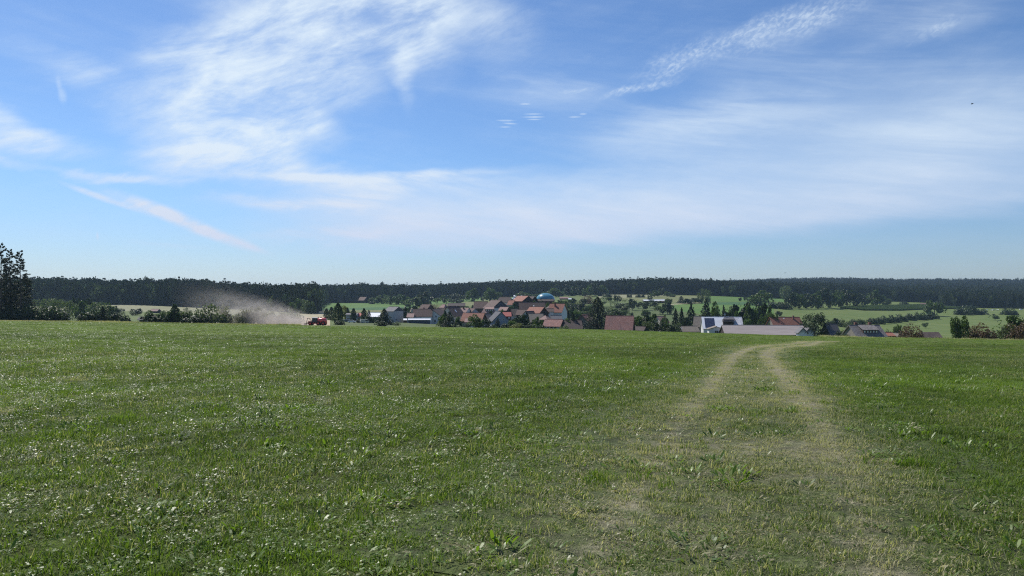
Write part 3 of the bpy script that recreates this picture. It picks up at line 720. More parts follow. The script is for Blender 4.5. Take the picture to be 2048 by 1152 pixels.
addp('pale', [crown_round(s, 1200, 12, .04, .042, open_=.1) for s in (21, 22)], LM['pale'], T_r)
addp('dusty', [crown_round(s, 1200, 14, .0, .045) for s in (31, 32)], LM['dusty'], T_r)
addp('yellow', [crown_round(s, 1000, 12, .05, .048) for s in (41, 42)], LM['yellow'], T_r)
addp('red', [crown_bush(s, 1300, .040, 12) for s in (51, 52)], LM['red'], T_b)
addp('orchard', [crown_round(s, 620, 9, .22, .062, open_=.05) for s in (61, 62, 63)], LM['round'], T_r)
addp('darkorchard', [crown_round(s, 620, 9, .18, .062) for s in (64, 65, 66)], LM['dark'], T_r)
addp('sparse', [crown_round(s, 320, 8, .3, .05, open_=.3) for s in (71, 72)], LM['pale'], T_r)
addp('poplar', [crown_column(s, 1200, .04, .05) for s in (81, 82, 83)], LM['poplar'], T_s)
addp('spruce', [crown_spire(s, 2400, .02, .036, .8, .35, 17, .25) for s in (91, 92, 93)], LM['spruce'], T_s)
addp('cone', [crown_spire(s, 1500, .02, .052, .72, .4, 19, .4) for s in (94, 95)], LM['spruce'], T_s)
addp('bush', [crown_bush(s, 1000, .064) for s in (101, 102, 103)], LM['hedge'], T_b)
addp('palebush', [crown_bush(s, 900, .055) for s in (104, 105)], LM['pale'], T_b)
addp('dustybush', [crown_bush(s, 900, .050, 11) for s in (106, 107)], LM['dusty'], T_b)
NAMES = {'round': 'leafy_tree', 'dark': 'leafy_tree', 'pale': 'pale_tree', 'dusty': 'dusty_tree', 'yellow': 'yellow_tree', 'red': 'reddish_shrub', 'orchard': 'orchard_tree', 'darkorchard': 'orchard_tree',
         'sparse': 'thin_tree', 'poplar': 'poplar', 'spruce': 'spruce', 'cone': 'conifer', 'bush': 'bush', 'palebush': 'pale_bush', 'dustybush': 'dusty_bush', 'chestnut': 'chestnut_tree', 'bigspruce': 'spruce', 'pine': 'tall_pine'}
CATS = {'red': 'shrub', 'bush': 'bush', 'palebush': 'bush', 'dustybush': 'bush'}
TR_RG = random.Random(77)
def tree(kind, u, vtop, base, w, label, group=None):
    """base: photo row of the visible foot, or ('Y', metres); w: crown width in photo pixels"""
    Y = base[1] if isinstance(base, tuple) else depth(u, base)
    X = at(u, Y); z0 = gz(X, Y); h = max(zat(vtop, Y) - z0, .8); wd = w * Y / F * (1.24 if kind not in ('bigspruce', 'chestnut') else 1.0)
    cs, ts = PROTO[kind]; i = TR_RG.randrange(len(cs)); j = TR_RG.randrange(len(ts))
    o = empty(NAMES[kind], (X, Y, z0), TR_RG.uniform(0, 6.28), (wd, wd, h))
    meta(o, label, CATS.get(kind, 'tree'), group)
    link('trunk', ts[j], o); link('crown', cs[i], o)
    return o

# ---- tall pines at the left edge, with the boughs that show against the sky
def tall_pine(seed, h, w, clear=.12, n=90, pads=80):
    rg = np.random.default_rng(seed); m = MB(); lean = rg.uniform(-.02, .02)
    m.tube([(0, 0, -.5), (lean * h * .4, 0, h * .4), (lean * h, 0, h * .98)], [.34, .24, .05], 7)
    P_, N_, S_ = [], [], []
    for b in range(n):
        q = (b + rg.uniform()) / n; hh = h * (clear + (1 - clear) * q * .97); prof = (1 - q) ** .55 * (1 - .35 * (1 - q) ** 4)
        ln = w / 2 * prof * rg.uniform(.45, 1.15) + .5; a = rg.uniform(0, 6.283); rise = rg.uniform(-.05, .42) * (.4 + .7 * q)
        d = np.array([math.cos(a), math.sin(a), 0]); p0 = np.array([lean * hh, 0, hh])
        m.tube([p0, p0 + d * ln * .5 + [0, 0, ln * rise * .35], p0 + d * ln + [0, 0, ln * rise]], [.07, .045, .015], 4, False)
        k = int(pads * (.4 + .6 * ln / (w / 2))); t = rg.uniform(.28, 1.02, k) ** .8; side = np.array([-d[1], d[0], 0])
        p = p0 + d * (ln * t)[:, None] + np.array([0, 0, 1]) * (ln * rise * t * t + rg.normal(size=k) * .16 + .1)[:, None] + side * (rg.normal(size=k) * .30 * ln * .45 * (1.1 - .5 * t))[:, None]
        P_.append(p); N_.append(np.tile([0, 0, 1.], (k, 1)) + rg.normal(size=(k, 3)) * .3); S_.append(rg.uniform(.12, .25, k))
    P_ = np.concatenate(P_); N_ = np.concatenate(N_)
    v, f = quads(P_, N_, np.concatenate(S_), rg)
    return m, v, f
def place_pine(seed, u, Y, vtop, w, label, clear=.12, n=70):
    X = at(u, Y); z0 = gz(X, Y); h = zat(vtop, Y) - z0; m, v, f = tall_pine(seed, h, w * Y / F, clear, n)
    o = empty('tall_pine', (X, Y, z0)); meta(o, label, 'tree', 'tall pines at the left edge of the picture')
    m.build('trunk', BARK, o); link('crown', mesh_np('crown', v, f, [LM['pine']]), o)
place_pine(1, 2, 268, 484, 46, 'tallest of the tall dark pines, cut by the left picture edge', .08, 120)
place_pine(2, 21, 272, 496, 46, 'tall dark pine second from the picture edge', .06, 125)
place_pine(3, 42, 270, 499, 48, 'tall dark pine with ragged open boughs, outermost of the pine group', .04, 130)
place_pine(4, 12, 280, 530, 44, 'lower dark pine standing behind the two tallest pines', .02, 110)
place_pine(5, 52, 276, 548, 38, 'shorter broad pine at the right foot of the tall pines', .0, 110)
place_pine(6, -26, 274, 480, 60, 'tall dark pine just outside the left picture edge', .10, 64)
place_pine(7, 33, 283, 560, 42, 'low dark pine filling the gap under the tall pines', .0, 100)

# ---- the dark spruce in front of the village and the chestnut by the long shed
PROTO['bigspruce'] = ([mesh_np('crown', *crown_spire(201, 11000, .01, .020, .66, .42, 32, .30), [LM['spruce']])], T_s)
PROTO['chestnut'] = ([mesh_np('crown', *crown_round(202, 4200, 34, .08, .022), [LM['dark']])], T_r)
tree('bigspruce', 1195, 594, ('Y', 330), 52, 'big near-black spruce left of the patchy red barn roof')
tree('chestnut', 1630, 626, ('Y', 300), 44, 'large dark round tree at the right end of the long shed')

DATA = '''
round 918 634 Y380 12|small tree before the steep brown roof's gable
dark 936 646 Y330 10|dark shrub at the porch of the red-roofed farmhouse
bush 962 643 Y330 14|garden bush before the dark red boarded gable
dark 981 622 Y470 8|slim dark tree between the hipped roof and the blue gable
round 1021 612 Y560 14|leafy tree below the small red roof at the village top
dark 1029 606 Y620 10|dark tree beside the white wall at the village top
bush 1040 612 Y580 12|bush under the light red barn roof left of the dome
round 1003 618 Y480 10|small tree between the timbered gable and the pinkish barn
round 1067 601 Y620 12|tree between the dome and the large brown barn roofs
bush 1081 603 Y620 14|scrub at the foot of the dome
round 1098 606 Y540 18|tan-green tree mass right of the large brown barn roofs
yellow 1104 604 Y600 14|sunlit tree above the small cream gable
round 1125 603 Y560 18|grey tree above the tall red-roofed house
dark 1131 612 Y500 14|dark tree behind the blue-white gable
dark 1096 624 Y460 8|slim dark tree by the low dark-roofed extension
bush 1120 641 Y380 14|bush right of the nearest mottled red roof
palebush 1128 650 Y330 16|pale weeds at the meadow crest before the black barn
round 1087 641 Y380 8|small tree left of the nearest mottled red roof
palebush 1130 636 Y430 14|light shrubs behind the black barn's left end
round 1150 632 Y420 16|leafy tree rising behind the black barn roof
dark 1163 628 Y430 14|dark tree touching the steep dark-red roof
orchard 1205 602 613 10|small orchard tree above the near-black spruce's right side
sparse 1230 602 614 10|thin tree below the dark clear-trunked one
orchard 1256 606 618 10|small orchard tree left of the tall oval one
darkorchard 1300 592 604 8|small dark tree above the long open shed
bush 1445 622 Y430 14|shrub behind the white house ridge
round 1475 622 Y420 16|leafy tree above the speckled roof's right end
round 1530 626 Y410 18|leafy tree at the left end of the red tiled farmhouse
dark 1558 622 632 10|dark small tree on the slope above the red farmhouse
bush 1608 642 Y380 14|bushes right of the red tiled farmhouse
bush 1645 655 Y300 14|shrub between the round dark tree and the grey shed
bush 1680 660 Y260 14|scrub right of the grey roofed shed
round 818 612 630 12|small tree between the dark round tree and the yellow one
dark 834 612 Y560 10|dark bush behind the long farmhouse ridge
bush 720 636 646 10|bush between the parked cars and the slim trees
bush 8 612 Y268 34|dark bush at the foot of the tallest pine at the picture edge
bush 32 618 Y266 34|dark bush between the feet of the tall pines
bush 58 611 Y265 30|leafy bush right below the outermost tall pine
bush 82 619 Y265 26|low dark bush in the left hedge right of the pines
bush 104 613 Y264 30|bush with the highest top in the hedge right of the pines
bush 122 621 Y264 22|rounded bush ending the hedge right of the tall pines
bush 172 623 Y263 24|low bush beginning the second hedge clump on the left
bush 188 620 Y264 22|middle-sized bush in the second hedge clump on the left
cone 207 613 Y264 20|dark pointed conifer sticking out of the second hedge clump
bush 222 625 Y264 20|bush just right of the pointed conifer in the second clump
bush 236 624 Y264 20|dark bush near the right end of the second hedge clump
bush 250 630 Y264 16|smallest bush ending the second hedge clump
pale 84 598 640 26|grey-green tree behind the hedge, nearest the tall pines
pale 102 596 640 26|grey-green tree rising behind the highest bush of the hedge
pale 120 598 640 24|greyish tree behind the right end of the left hedge
pale 138 601 640 24|grey-green tree left of the gap between the two hedges
dark 150 594 638 14|narrow dark tree in the haze between the two hedges
round 162 602 640 24|grey-green tree above the start of the second hedge
dark 176 597 638 18|dark tree behind the second hedge clump, pointed top
pale 192 604 640 26|rounded grey tree behind the middle of the second clump
round 214 606 639 24|grey tree behind the pointed conifer of the second clump
dark 228 612 636 16|small dark tree at the right edge of the grey grove
darkorchard 243 617 625 10|tiny round tree alone on the pale stubble slope
dark 272 617 631 17|round dark tree standing alone on the green strip
round 302 621 Y268 22|bright-topped bush-like tree next to the small grey shed
dark 299 629 Y266 24|low dark shrub mass beside the small grey shed
bush 322 630 Y266 30|dark bush left of the tall narrow tree in the hedge row
round 336 620 Y268 26|leafy tree leaning against the tall narrow tree
poplar 350 609 Y268 20|tallest narrow dark tree in the hedge row
round 367 622 Y268 26|rounded tree right of the tall narrow dark tree
bush 385 629 Y267 30|dark bush left of the big round grey tree
pale 376 615 634 12|small grey tree far behind the hedge row
pale 410 608 Y270 36|big round grey-green tree standing above the hedge row
bush 402 630 Y266 34|dark shrubs under the big round grey-green tree
dusty 442 610 Y280 16|narrow tree blurred by the dust
palebush 432 627 Y268 34|pale bush in thin dust right of the big grey tree
dustybush 462 614 Y272 34|dust-covered willow bush left of the thick dust
dustybush 490 616 Y271 34|second dust-covered willow bush in the row
dusty 508 614 Y273 30|dusty willow tree where the plume is thickest
dustybush 534 618 Y280 30|dusty willow bush half hidden in the plume
dustybush 556 617 Y284 26|dusty bush at the right end of the willow row
dusty 578 620 Y330 18|small pale tree between the plume and the wood
palebush 592 623 Y330 20|rounded pale bush at the corner of the wood
palebush 614 620 627 13|round lone bush at the edge of the tan field
pale 541 592 617 12|light broad-leaved tree in front of the wood above the plume
round 556 603 621 16|light broad-leaved tree left of two larger ones by the wood
round 572 598 623 18|broad-leaved tree in front of the dark wood's left part
round 588 604 626 20|big rounded broad-leaved tree at the wood's front corner
round 601 597 627 18|tall rounded broad-leaved tree near the wood's right corner
pale 612 600 628 14|pale broad-leaved tree near the wood's right corner
round 622 603 628 16|last broad-leaved tree at the right corner of the wood
poplar 653 617 640 11|leftmost slim tree of the row behind the red machine
poplar 663 614 641 12|second slim tree of the row behind the red machine
poplar 676 606 Y330 20|tallest dark tree of the row behind the red machine
yellow 686 611 641 16|tree with browning top in the row behind the machine
poplar 694 615 641 13|slim tree right of the browning tree
bush 679 641 650 16|light bush at the meadow edge below the tall dark trees
poplar 707 617 643 12|lone columnar tree between the grey and the red roof
poplar 728 617 644 12|columnar tree right of the bright red roof
cone 738 620 646 11|thin conifer in front of the long white roof
bush 746 634 646 9|small dark shrub under the long white roof
bush 755 633 646 9|second small dark shrub under the long white roof
cone 769 617 Y330 25|wide dark pyramid-shaped tree right of the white roof
bush 762 641 Y275 18|low dark bush on the meadow edge under the pyramid tree
pale 787 621 644 22|grey-green tree in front of the grey gabled house
dark 803 615 643 24|round dark tree right of the grey gabled house
palebush 793 643 651 12|small pale bush on the meadow below the dark round tree
round 745 595 607 12|small round tree on the green field left of the copse
bush 744 603 608 9|little dark bush at the left foot of the copse
round 758 591 608 16|leftmost big tree of the copse in front of the far wood
pale 773 589 608 12|slim pale tree in the copse before the far wood
round 783 592 609 14|lower tree in the middle of the copse
round 798 589 609 20|broad tree in the copse before the far wood
round 812 591 609 16|rightmost tree of the copse before the far wood
round 724 587 595 9|small tree right behind the lone dark barn
round 826 594 618 28|large spreading tree below the left end of the orchards
dark 848 583 612 26|tall dark double-crowned tree on the orchard's left edge
dark 850 592 615 18|rounded dark tree just below the tall double-crowned one
yellow 843 610 634 24|large yellowing tree above the long farmhouse roof
red 868 608 624 16|dark reddish tree between two brown roofs
orchard 874 595 608 14|first small orchard tree right of the tall dark one
orchard 887 590 606 10|slim orchard tree on the bright green slope
darkorchard 893 594 608 14|dark cone-shaped orchard tree at the lower slope edge
dark 911 587 603 22|wide dark round-topped orchard tree
darkorchard 913 598 608 22|low broad orchard tree above the pale ridge roof
orchard 927 590 600 10|small orchard tree left of the tall twin-topped tree
round 944 577 603 20|tall twin-topped tree between orchard and far wood
darkorchard 934 590 602 14|medium orchard tree leaning on the tall twin-topped tree
darkorchard 965 595 603 6|tiny dark tree alone on the light green slope
round 974 583 600 16|tree left of the tall one above the timbered house
round 981 575 602 18|tall tree above the village, against the far wood
round 996 584 602 14|rounded tree right of the tall one above the timbered house
round 933 612 630 20|grey-green tree between the steep brown roof and the white one
dark 916 612 624 16|dark tree behind the steep brown roof
dark 948 610 621 8|small dark tree left of the big brown farmhouse roof
round 956 614 626 12|small leafy tree left of the pinkish hipped roof
spruce 899 623 Y290 25|dark bushy spruce standing on the meadow before the village
round 887 629 Y300 16|light leafy tree touching the left side of the meadow spruce
poplar 890 622 Y330 10|slim grey tree behind the left side of the meadow spruce
cone 860 628 646 8|narrow dark conifer before the white gabled farmhouse
palebush 884 640 Y300 18|low sprawling shrub left of the meadow spruce
bush 872 636 648 14|shrubs in the garden of the white gabled farmhouse
dark 922 624 648 18|dark tree between the meadow spruce and the farmhouse
round 951 629 Y300 24|leafy tree in front of the red farmhouse roof
dark 973 638 Y310 14|dark shrub-like tree at the farmhouse gable
bush 987 649 Y275 13|round clipped bush by the pale lane
cone 994 637 Y295 13|dark conifer left of the blue gabled house
bush 1012 646 Y290 16|dark shrub under the balcony of the blue gabled house
round 1024 641 Y290 18|light tree right of the blue gabled house
dark 1041 629 Y300 26|bushy dark tree before the white garden wall
cone 1053 625 Y305 14|dark upright conifer left of the bright red roof's gable
yellow 1034 646 Y285 20|light green feathery bush at the meadow edge
bush 1052 646 Y285 20|dark bush at the foot of the upright conifer
palebush 1066 648 Y285 18|pale bush under the brown roof with a small tree
round 1074 634 Y300 15|small tree in front of the grey-brown roof
bush 1080 650 Y282 16|low bush left of the nearest red roof
dark 1035 597 616 18|round dark tree between the village roofs, left of the open gable
bush 1034 607 620 14|dark bush below the round tree among the roofs
round 1046 583 601 20|rounded tree behind the pale sheds left of the dome
round 1058 586 601 14|smaller tree just left of the dome
round 1072 588 600 14|grey bushy tree touching the left side of the dome
round 1090 584 599 20|low tree peeping out behind the dome
round 1112 576 594 26|broad rounded tree right above the dome
dark 1137 569 592 18|tall round tree left in the row before the far wood
round 1149 573 592 14|middle tree of the row right of the dome
dark 1160 571 592 18|second tall round tree in the row right of the dome
round 1176 570 593 18|broad tree of the row before the far wood
dark 1190 566 592 24|biggest tree of the row, above the near-black spruce
round 1206 570 592 16|tree at the right end of the row before the far wood
round 1122 600 612 24|low greyish tree below the pinkish long shed
dark 1148 596 612 12|small dark tree right of the blue-roofed hut
round 1140 599 616 20|leafy tree on the slope behind the gabled house
darkorchard 1166 597 611 12|small dark orchard tree above the yellow meadow patch
red 1176 590 608 24|brownish tree with thin crown on the slope
yellow 1160 605 616 20|yellow-green low tree on the slope right of the dome
dark 1156 607 624 30|dark round tree behind the right gable of the village
dark 1140 615 646 24|dark tree right of the blue-white gable
round 1156 620 648 26|grey leafy tree left of the near-black spruce
round 1170 614 640 28|grey-green tree behind the near-black spruce
cone 1146 625 Y345 14|dark conifer squeezed between trees by the dark barn
round 1135 637 Y345 14|small tree before the blue-white gable
orchard 1181 609 624 20|orchard tree just left of the near-black spruce's tip
orchard 1213 591 604 18|reddish-grey orchard tree right of the spruce's tip
bush 1215 587 594 14|bush on the upper slope above the orchard
sparse 1221 600 613 14|thin yellowish tree in the upper orchard
darkorchard 1235 590 607 13|dark tree with clear trunk in the upper orchard
sparse 1250 597 607 9|thin bare-looking orchard tree
darkorchard 1265 597 621 14|tall dark oval tree casting a shadow on the orchard
darkorchard 1277 604 617 11|oval tree right of the tall dark oval one
darkorchard 1292 603 621 17|broad dark orchard tree in the middle of the meadow
darkorchard 1308 600 617 18|reddish dark tree left of the long open shed
bush 1259 588 595 8|first little bush on the upper hedge line
bush 1277 588 595 8|second little bush on the upper hedge line
bush 1286 588 595 6|third little bush on the upper hedge line
round 1309 581 594 18|rounded tree in front of the far wood, centre right
dark 1324 576 591 12|dark round tree standing against the far wood
round 1335 583 593 13|small tree right of the dark one against the far wood
round 1345 588 594 12|low bush-like tree ending the group at the far wood
dark 1243 607 626 24|dark spreading tree above the ridge of the patchy barn
pale 1222 612 630 28|greyish shrubby tree right of the spruce's upper half
round 1238 618 634 30|leafy scrub just behind the patchy red barn ridge
bush 1264 624 631 4|tiny post-like conifer on the green below the oval tree
round 1291 619 634 14|small pointed tree behind the thicket
orchard 1320 611 629 18|round orchard tree left of the paired dark one
dark 1335 603 629 17|tall dark oval orchard tree near the open shed's end
round 1337 597 608 12|small tree at the right end of the long open shed
round 1272 632 Y345 20|light leafy tree just right of the patchy barn's gable
dark 1286 630 Y350 22|dark tree in the thicket right of the patchy barn
round 1302 628 Y350 24|grey leafy tree in the middle of the thicket
pale 1296 642 Y330 18|greyish bush in front of the thicket
dark 1316 642 Y340 22|dark tree below the pinkish house in the thicket
round 1333 641 Y345 22|leafy tree at the right side of the thicket
round 1328 630 Y380 12|tree right above the pinkish house
bush 1345 648 Y330 20|low scrub ending the thicket on the right
cone 1352 617 Y400 16|pointed conifer left in the row of three
cone 1364 615 Y400 15|pointed conifer in the middle of the row of three
cone 1381 607 Y410 22|taller conifer right in the row of three
dark 1372 634 Y370 18|dark tree below the row of three conifers
palebush 1356 646 Y340 13|round pale bush beside the low brown roof
pale 1402 577 606 12|tall whitish poplar-like tree above the dark hedge
pale 1416 579 608 12|second tall whitish tree above the dark hedge
cone 1362 592 607 13|pointed dark tree in the high hedge on the green slope
dark 1376 597 608 16|rounded part of the high dark hedge on the slope
dark 1390 596 607 22|widest clump of the high dark hedge on the slope
spruce 1412 598 Y430 28|dark spreading cedar-like tree behind the white house
round 1427 604 Y450 22|leafy tree right of the dark cedar-like tree
cone 1448 610 Y430 13|small pointed conifer behind the white house's aerial
dark 1464 611 Y440 24|round dark tree behind the speckled white roof
dark 1484 605 Y440 28|broad dark tree right of the speckled white roof
round 1502 609 Y430 22|leafy tree in the middle of the dark tree mass
round 1493 638 Y390 18|light shrub-like tree above the long shed
darkorchard 1480 595 603 6|tiny dark bush alone on the green far field
darkorchard 1491 591 603 6|tiny tree alone on the green far field
bush 1502 597 603 10|small bush touching the big light-topped tree
round 1522 581 612 36|big round tree with light top on the far field edge
dark 1518 607 Y440 32|large dark tree left of the red tiled farmhouse
round 1537 612 Y440 16|light grey tree beside the large dark tree
round 1547 625 Y400 15|small light tree behind the red tiled farmhouse's left end
bush 1550 603 617 24|dense dark scrub under the avenue's left end
bush 1568 605 618 24|dark scrub below the first avenue trees
pale 1570 571 600 17|pale thin tree behind the avenue's left end
dark 1583 583 617 20|first large dark tree of the avenue row
round 1599 587 617 17|smaller light-topped tree in the avenue row
dark 1614 587 617 20|third rounded tree of the avenue row
round 1631 583 617 20|fourth tree, close left of the highest avenue tree
dark 1646 576 616 26|highest tree of the avenue row
round 1662 585 616 20|lower tree right of the highest avenue tree
round 1677 580 614 20|light yellow-green tree of the avenue row
dark 1694 579 614 30|broad dark tree in the right half of the avenue
dark 1724 586 612 19|separate round dark tree right of the avenue
round 1747 580 611 28|large light-topped tree ending the avenue
round 1760 590 611 20|low shoulder tree beside the avenue's last tree
round 1775 597 610 14|small round bush-like tree right of the avenue
bush 1808 603 610 13|flat dark bush on the far side of the maize
bush 1660 641 653 13|left bush of the dark clump behind the grey shed
dark 1673 636 653 14|highest bush of the dark clump behind the grey shed
palebush 1687 638 654 16|greyish bush of the clump behind the grey shed
palebush 1697 644 657 12|light low bush behind the stone-grey roof's left end
bush 1709 638 650 16|first hedge piece above the stone-grey roof
bush 1723 639 650 14|second hedge piece above the stone-grey roof
bush 1747 635 648 20|left end of the long dark hedge on the slope
bush 1762 634 648 18|second clump of the long dark hedge
bush 1776 631 646 20|third clump of the long dark hedge
bush 1791 629 645 20|fourth clump of the long dark hedge
bush 1806 628 643 20|fifth clump of the long dark hedge, just before its low gap
bush 1824 627 641 20|hedge clump right of the low gap
bush 1840 624 640 18|hedge clump with the highest top
bush 1855 626 639 18|hedge clump below the lone round tree
bush 1869 627 638 14|right end of the long dark hedge
round 1869 601 632 27|lone round tree at the end of the maize field
bush 1925 615 630 24|left third of the dark oval hedge on the far slope
bush 1940 610 629 24|high middle of the dark oval hedge on the far slope
bush 1957 617 629 24|right third of the dark oval hedge on the far slope
bush 2018 616 630 22|separate dark bush near the right picture edge
orchard 1990 628 641 14|small light fruit tree alone on the right slope
orchard 1850 645 657 9|tiny fruit tree alone below the long hedge
palebush 1783 654 Y290 16|light shrubs right of the stone-grey roof
round 1796 649 Y300 14|small leafy tree right of the stone-grey roof
red 1823 647 Y240 36|big reddish dark bush left of the plank shed
round 1911 633 Y200 15|upright leafy shrub, left of the reddish bush pair
round 1926 632 Y203 20|leafy shrub with twin tops beside the reddish bush
red 1955 646 Y205 44|wide reddish-brown bush behind the right meadow edge
red 1978 660 Y202 24|low dark reddish bush right of the wide one
pale 2003 652 Y204 26|grey-green shrub left of the last reddish bush
round 2024 631 Y206 38|tall grey-green bush at the right picture edge
red 2040 640 Y200 34|reddish bush cut by the right picture edge
bush 1690 668 Y190 14|small shrub where the track leaves the meadow
'''
for line in DATA.strip().split('\n'):
    a, lb = line.split('|'); k_, u_, vt_, b_, w_ = a.split()
    tree(k_, float(u_), float(vt_), ('Y', float(b_[1:])) if b_[0] == 'Y' else float(b_), float(w_), lb)

# ------------------------------------------------------------------ the woods
def fspruce(seed, n, size, power=.8, base=.1, w=.5):
    v, f = crown_spire(seed, n, base, size, power * .75, .3, 9, .35); v[:, :2] *= .36
    m = MB().tube([(0, 0, -.1), (0, 0, .9)], [.011, .004], 4, False); tv = np.array(m.v)
    return mesh_np('wood_conifer', v, f, [FOREST_C])
def fbroad(seed, n, size):
    v, f = crown_round(seed, n, 10, .12, size); v[:, :2] *= .5
    return mesh_np('wood_broad', v, f, [FOREST_D])
def fpine(seed, n, size):
    v, f = crown_round(seed, n, 7, .5, size); v[:, :2] *= .42
    t = MB().tube([(0, 0, -.1), (0, 0, .8)], [.012, .006], 4, False)
    v2 = np.array(t.v); f2 = np.array([[q[0], q[1], q[2]] for q in t.f] + [[q[0], q[2], q[3]] for q in t.f])
    v, f = join([(v, f), (v2, f2)])
    return mesh_np('wood_pine', v, f, [FOREST_C])
FP = [fspruce(301, 420, .055), fspruce(302, 420, .055, .7), fspruce(303, 420, .06, .95), fpine(304, 380, .05), fpine(305, 380, .05), fbroad(306, 420, .055), fbroad(307, 420, .055)]
wr = np.random.default_rng(99)
def wood(name, u0, u1, depth_m, n, hmin, hmax, broad, label, y_extra=0.0, front=0.6, tone=0.0, ymax=None, clearance=6):
    u = wr.uniform(u0, u1, n); q = wr.uniform(size=n) ** (1.6 if front else 1.0); Y = wood_edge(u) + clearance + y_extra + q * depth_m
    if ymax: Y = np.minimum(Y, ymax)
    X = (u - U0) / F * Y; h = wr.uniform(hmin, hmax, n) * (1 + .06 * np.sin(u * .02)); h = h * wr.uniform(.80, 1.03, n) * np.where(wr.uniform(size=n) < .04, 1.12, 1)
    zone_ = field_noise(X, Y, .02, 31); isb = wr.uniform(size=n) < broad * (1.5 + 2.0 * zone_)
    pk = np.where(isb, wr.integers(5, 7, n), np.where(zone_ > .1, wr.integers(0, 3, n), wr.choice([0, 1, 2, 3, 4], n)))
    h = np.where(isb, h * .82, h); tn = np.clip(wr.uniform(-.25, .6, n) + .25 * zone_ + tone, 0, 1)
    wdt = h * wr.uniform(.85, 1.2, n)
    scatter(name, FP, np.stack([X, Y, ground(X, Y)], 1), np.stack([np.zeros(n), np.zeros(n), wr.uniform(0, 6.28, n)], 1), np.stack([wdt, wdt, h], 1), pk, {'tone': tn}, label)
wood('forest', -300, 633, 420, 5200, 27, 33, .16, 'dark mixed wood covering the hill on the left')
wood('forest', 634, 1215, 330, 3600, 27, 31, .06, 'far dark conifer wood behind the village')
wood('forest', 1215, 1560, 420, 3000, 27, 33, .12, 'dark wood behind the orchards right of the village')
wood('forest', 1560, 1884, 500, 3400, 26, 32, .10, 'dark wood rising behind the avenue and the maize', 0, True, .05)
wood('forest', 1886, 2350, 260, 1700, 24, 29, .12, 'nearer wood edge at the right behind the slope')
wood('forest', 1380, 2400, 1700, 11000, 25, 31, .08, 'far wooded ridge along the skyline on the right', 330, False, .05, 3300)

# ---- the front row of the woods: the trees that show one by one
PROTO['edgeconifer'] = ([mesh_np('crown', *crown_spire(s, 700, .06, .045, .75, .3, 11, .35), [LM['spruce']]) for s in (401, 402, 403)], T_s)
PROTO['edgebroad'] = ([mesh_np('crown', *crown_round(s, 620, 11, .02, .05), [LM['pale']]) for s in (404, 405)], T_r)
NAMES['edgeconifer'] = 'conifer'; NAMES['edgebroad'] = 'broadleaf_tree'
er = random.Random(8)
def edge_row(u0, u1, step, hmin, hmax, pb, wc, wb, where):
    u_ = u0
    while u_ < u1:
        Y = float(wood_edge(u_)) + er.uniform(-1, 7); X = at(u_, Y); br = er.random() < pb; h = er.uniform(hmin, hmax) * (.72 if br else 1)
        w = h * (er.uniform(wb * .8, wb * 1.2) if br else er.uniform(wc * .8, wc * 1.2)); cs, ts = PROTO['edgebroad' if br else 'edgeconifer']
        o = empty(NAMES['edgebroad' if br else 'edgeconifer'], (X, Y, gz(X, Y)), er.uniform(0, 6), (w, w, h))
        meta(o, ('broad-leaved tree standing in the front row of ' if br else 'dark conifer standing in the front row of ') + where, 'tree', ('broad-leaved trees' if br else 'conifers') + ' in the front row of ' + where)
        link('trunk', ts[er.randrange(len(ts))], o); link('crown', cs[er.randrange(len(cs))], o)
        u_ += step * er.uniform(.7, 1.3)
edge_row(60, 340, 9, 25, 31, .25, .30, .6, 'the wood on the left hill')
edge_row(345, 630, 9, 24, 30, .30, .32, .65, 'the wood corner behind the dust')
edge_row(640, 1200, 9.5, 24, 30, .08, .27, .5, 'the far wood behind the village')
edge_row(1210, 1560, 9, 24, 30, .18, .28, .5, 'the wood above the orchards')
edge_row(1560, 1880, 12, 24, 30, .10, .30, .5, 'the wood behind the maize')
edge_row(1888, 2060, 9, 22, 28, .25, .32, .55, 'the wood edge by the right slope')

# ------------------------------------------------------------------ maize, sheds and houses
RM = {
 'brown': roofmat('old_brown_tiles', (0.094, 0.051, 0.043), (0.135, 0.078, 0.066)),
 'dark': roofmat('dark_brown_tiles', (0.057, 0.037, 0.035), (0.086, 0.057, 0.054)),
 'red': roofmat('red_tiles', (0.26, 0.095, 0.062), (0.34, 0.15, 0.105), mf=.12),
 'pink': roofmat('faded_pink_tiles', (0.279, 0.164, 0.143), (0.344, 0.221, 0.197), mf=.2),
 'bright': roofmat('bright_red_tiles', (0.42, 0.10, 0.085), (0.48, 0.15, 0.125), mf=.05),
 'patchy': roofmat('patchy_red_tiles', (0.22, 0.080, 0.062), (0.40, 0.22, 0.19), (0.12, 0.09, 0.10), .45),
 'grey': roofmat('grey_tiles', (0.139, 0.135, 0.148), (0.189, 0.184, 0.193), mf=.2),
 'slate': roofmat('slate_tiles', (0.075, 0.075, 0.088), (0.115, 0.112, 0.125), mf=.2),
 'stone': roofmat('lichen_grey_tiles', (0.123, 0.111, 0.115), (0.312, 0.283, 0.262), (0.082, 0.078, 0.082), .5),
 'tan': roofmat('tan_tiles', (0.197, 0.164, 0.131), (0.262, 0.221, 0.180)),
 'white': plain('pale_sheet_roof', (0.72, 0.74, 0.78), .45, .12, .6, None, .4),
 'speckle': plain('speckled_white_roof', (0.66, 0.66, 0.70), .6, .6, 1.3, (0.30, 0.28, 0.30), .3),
 'metal': plain('pale_grey_sheet', (0.36, 0.315, 0.30), .75, .22, .5, None, .2, 0, (.3, 2, 2)),
}
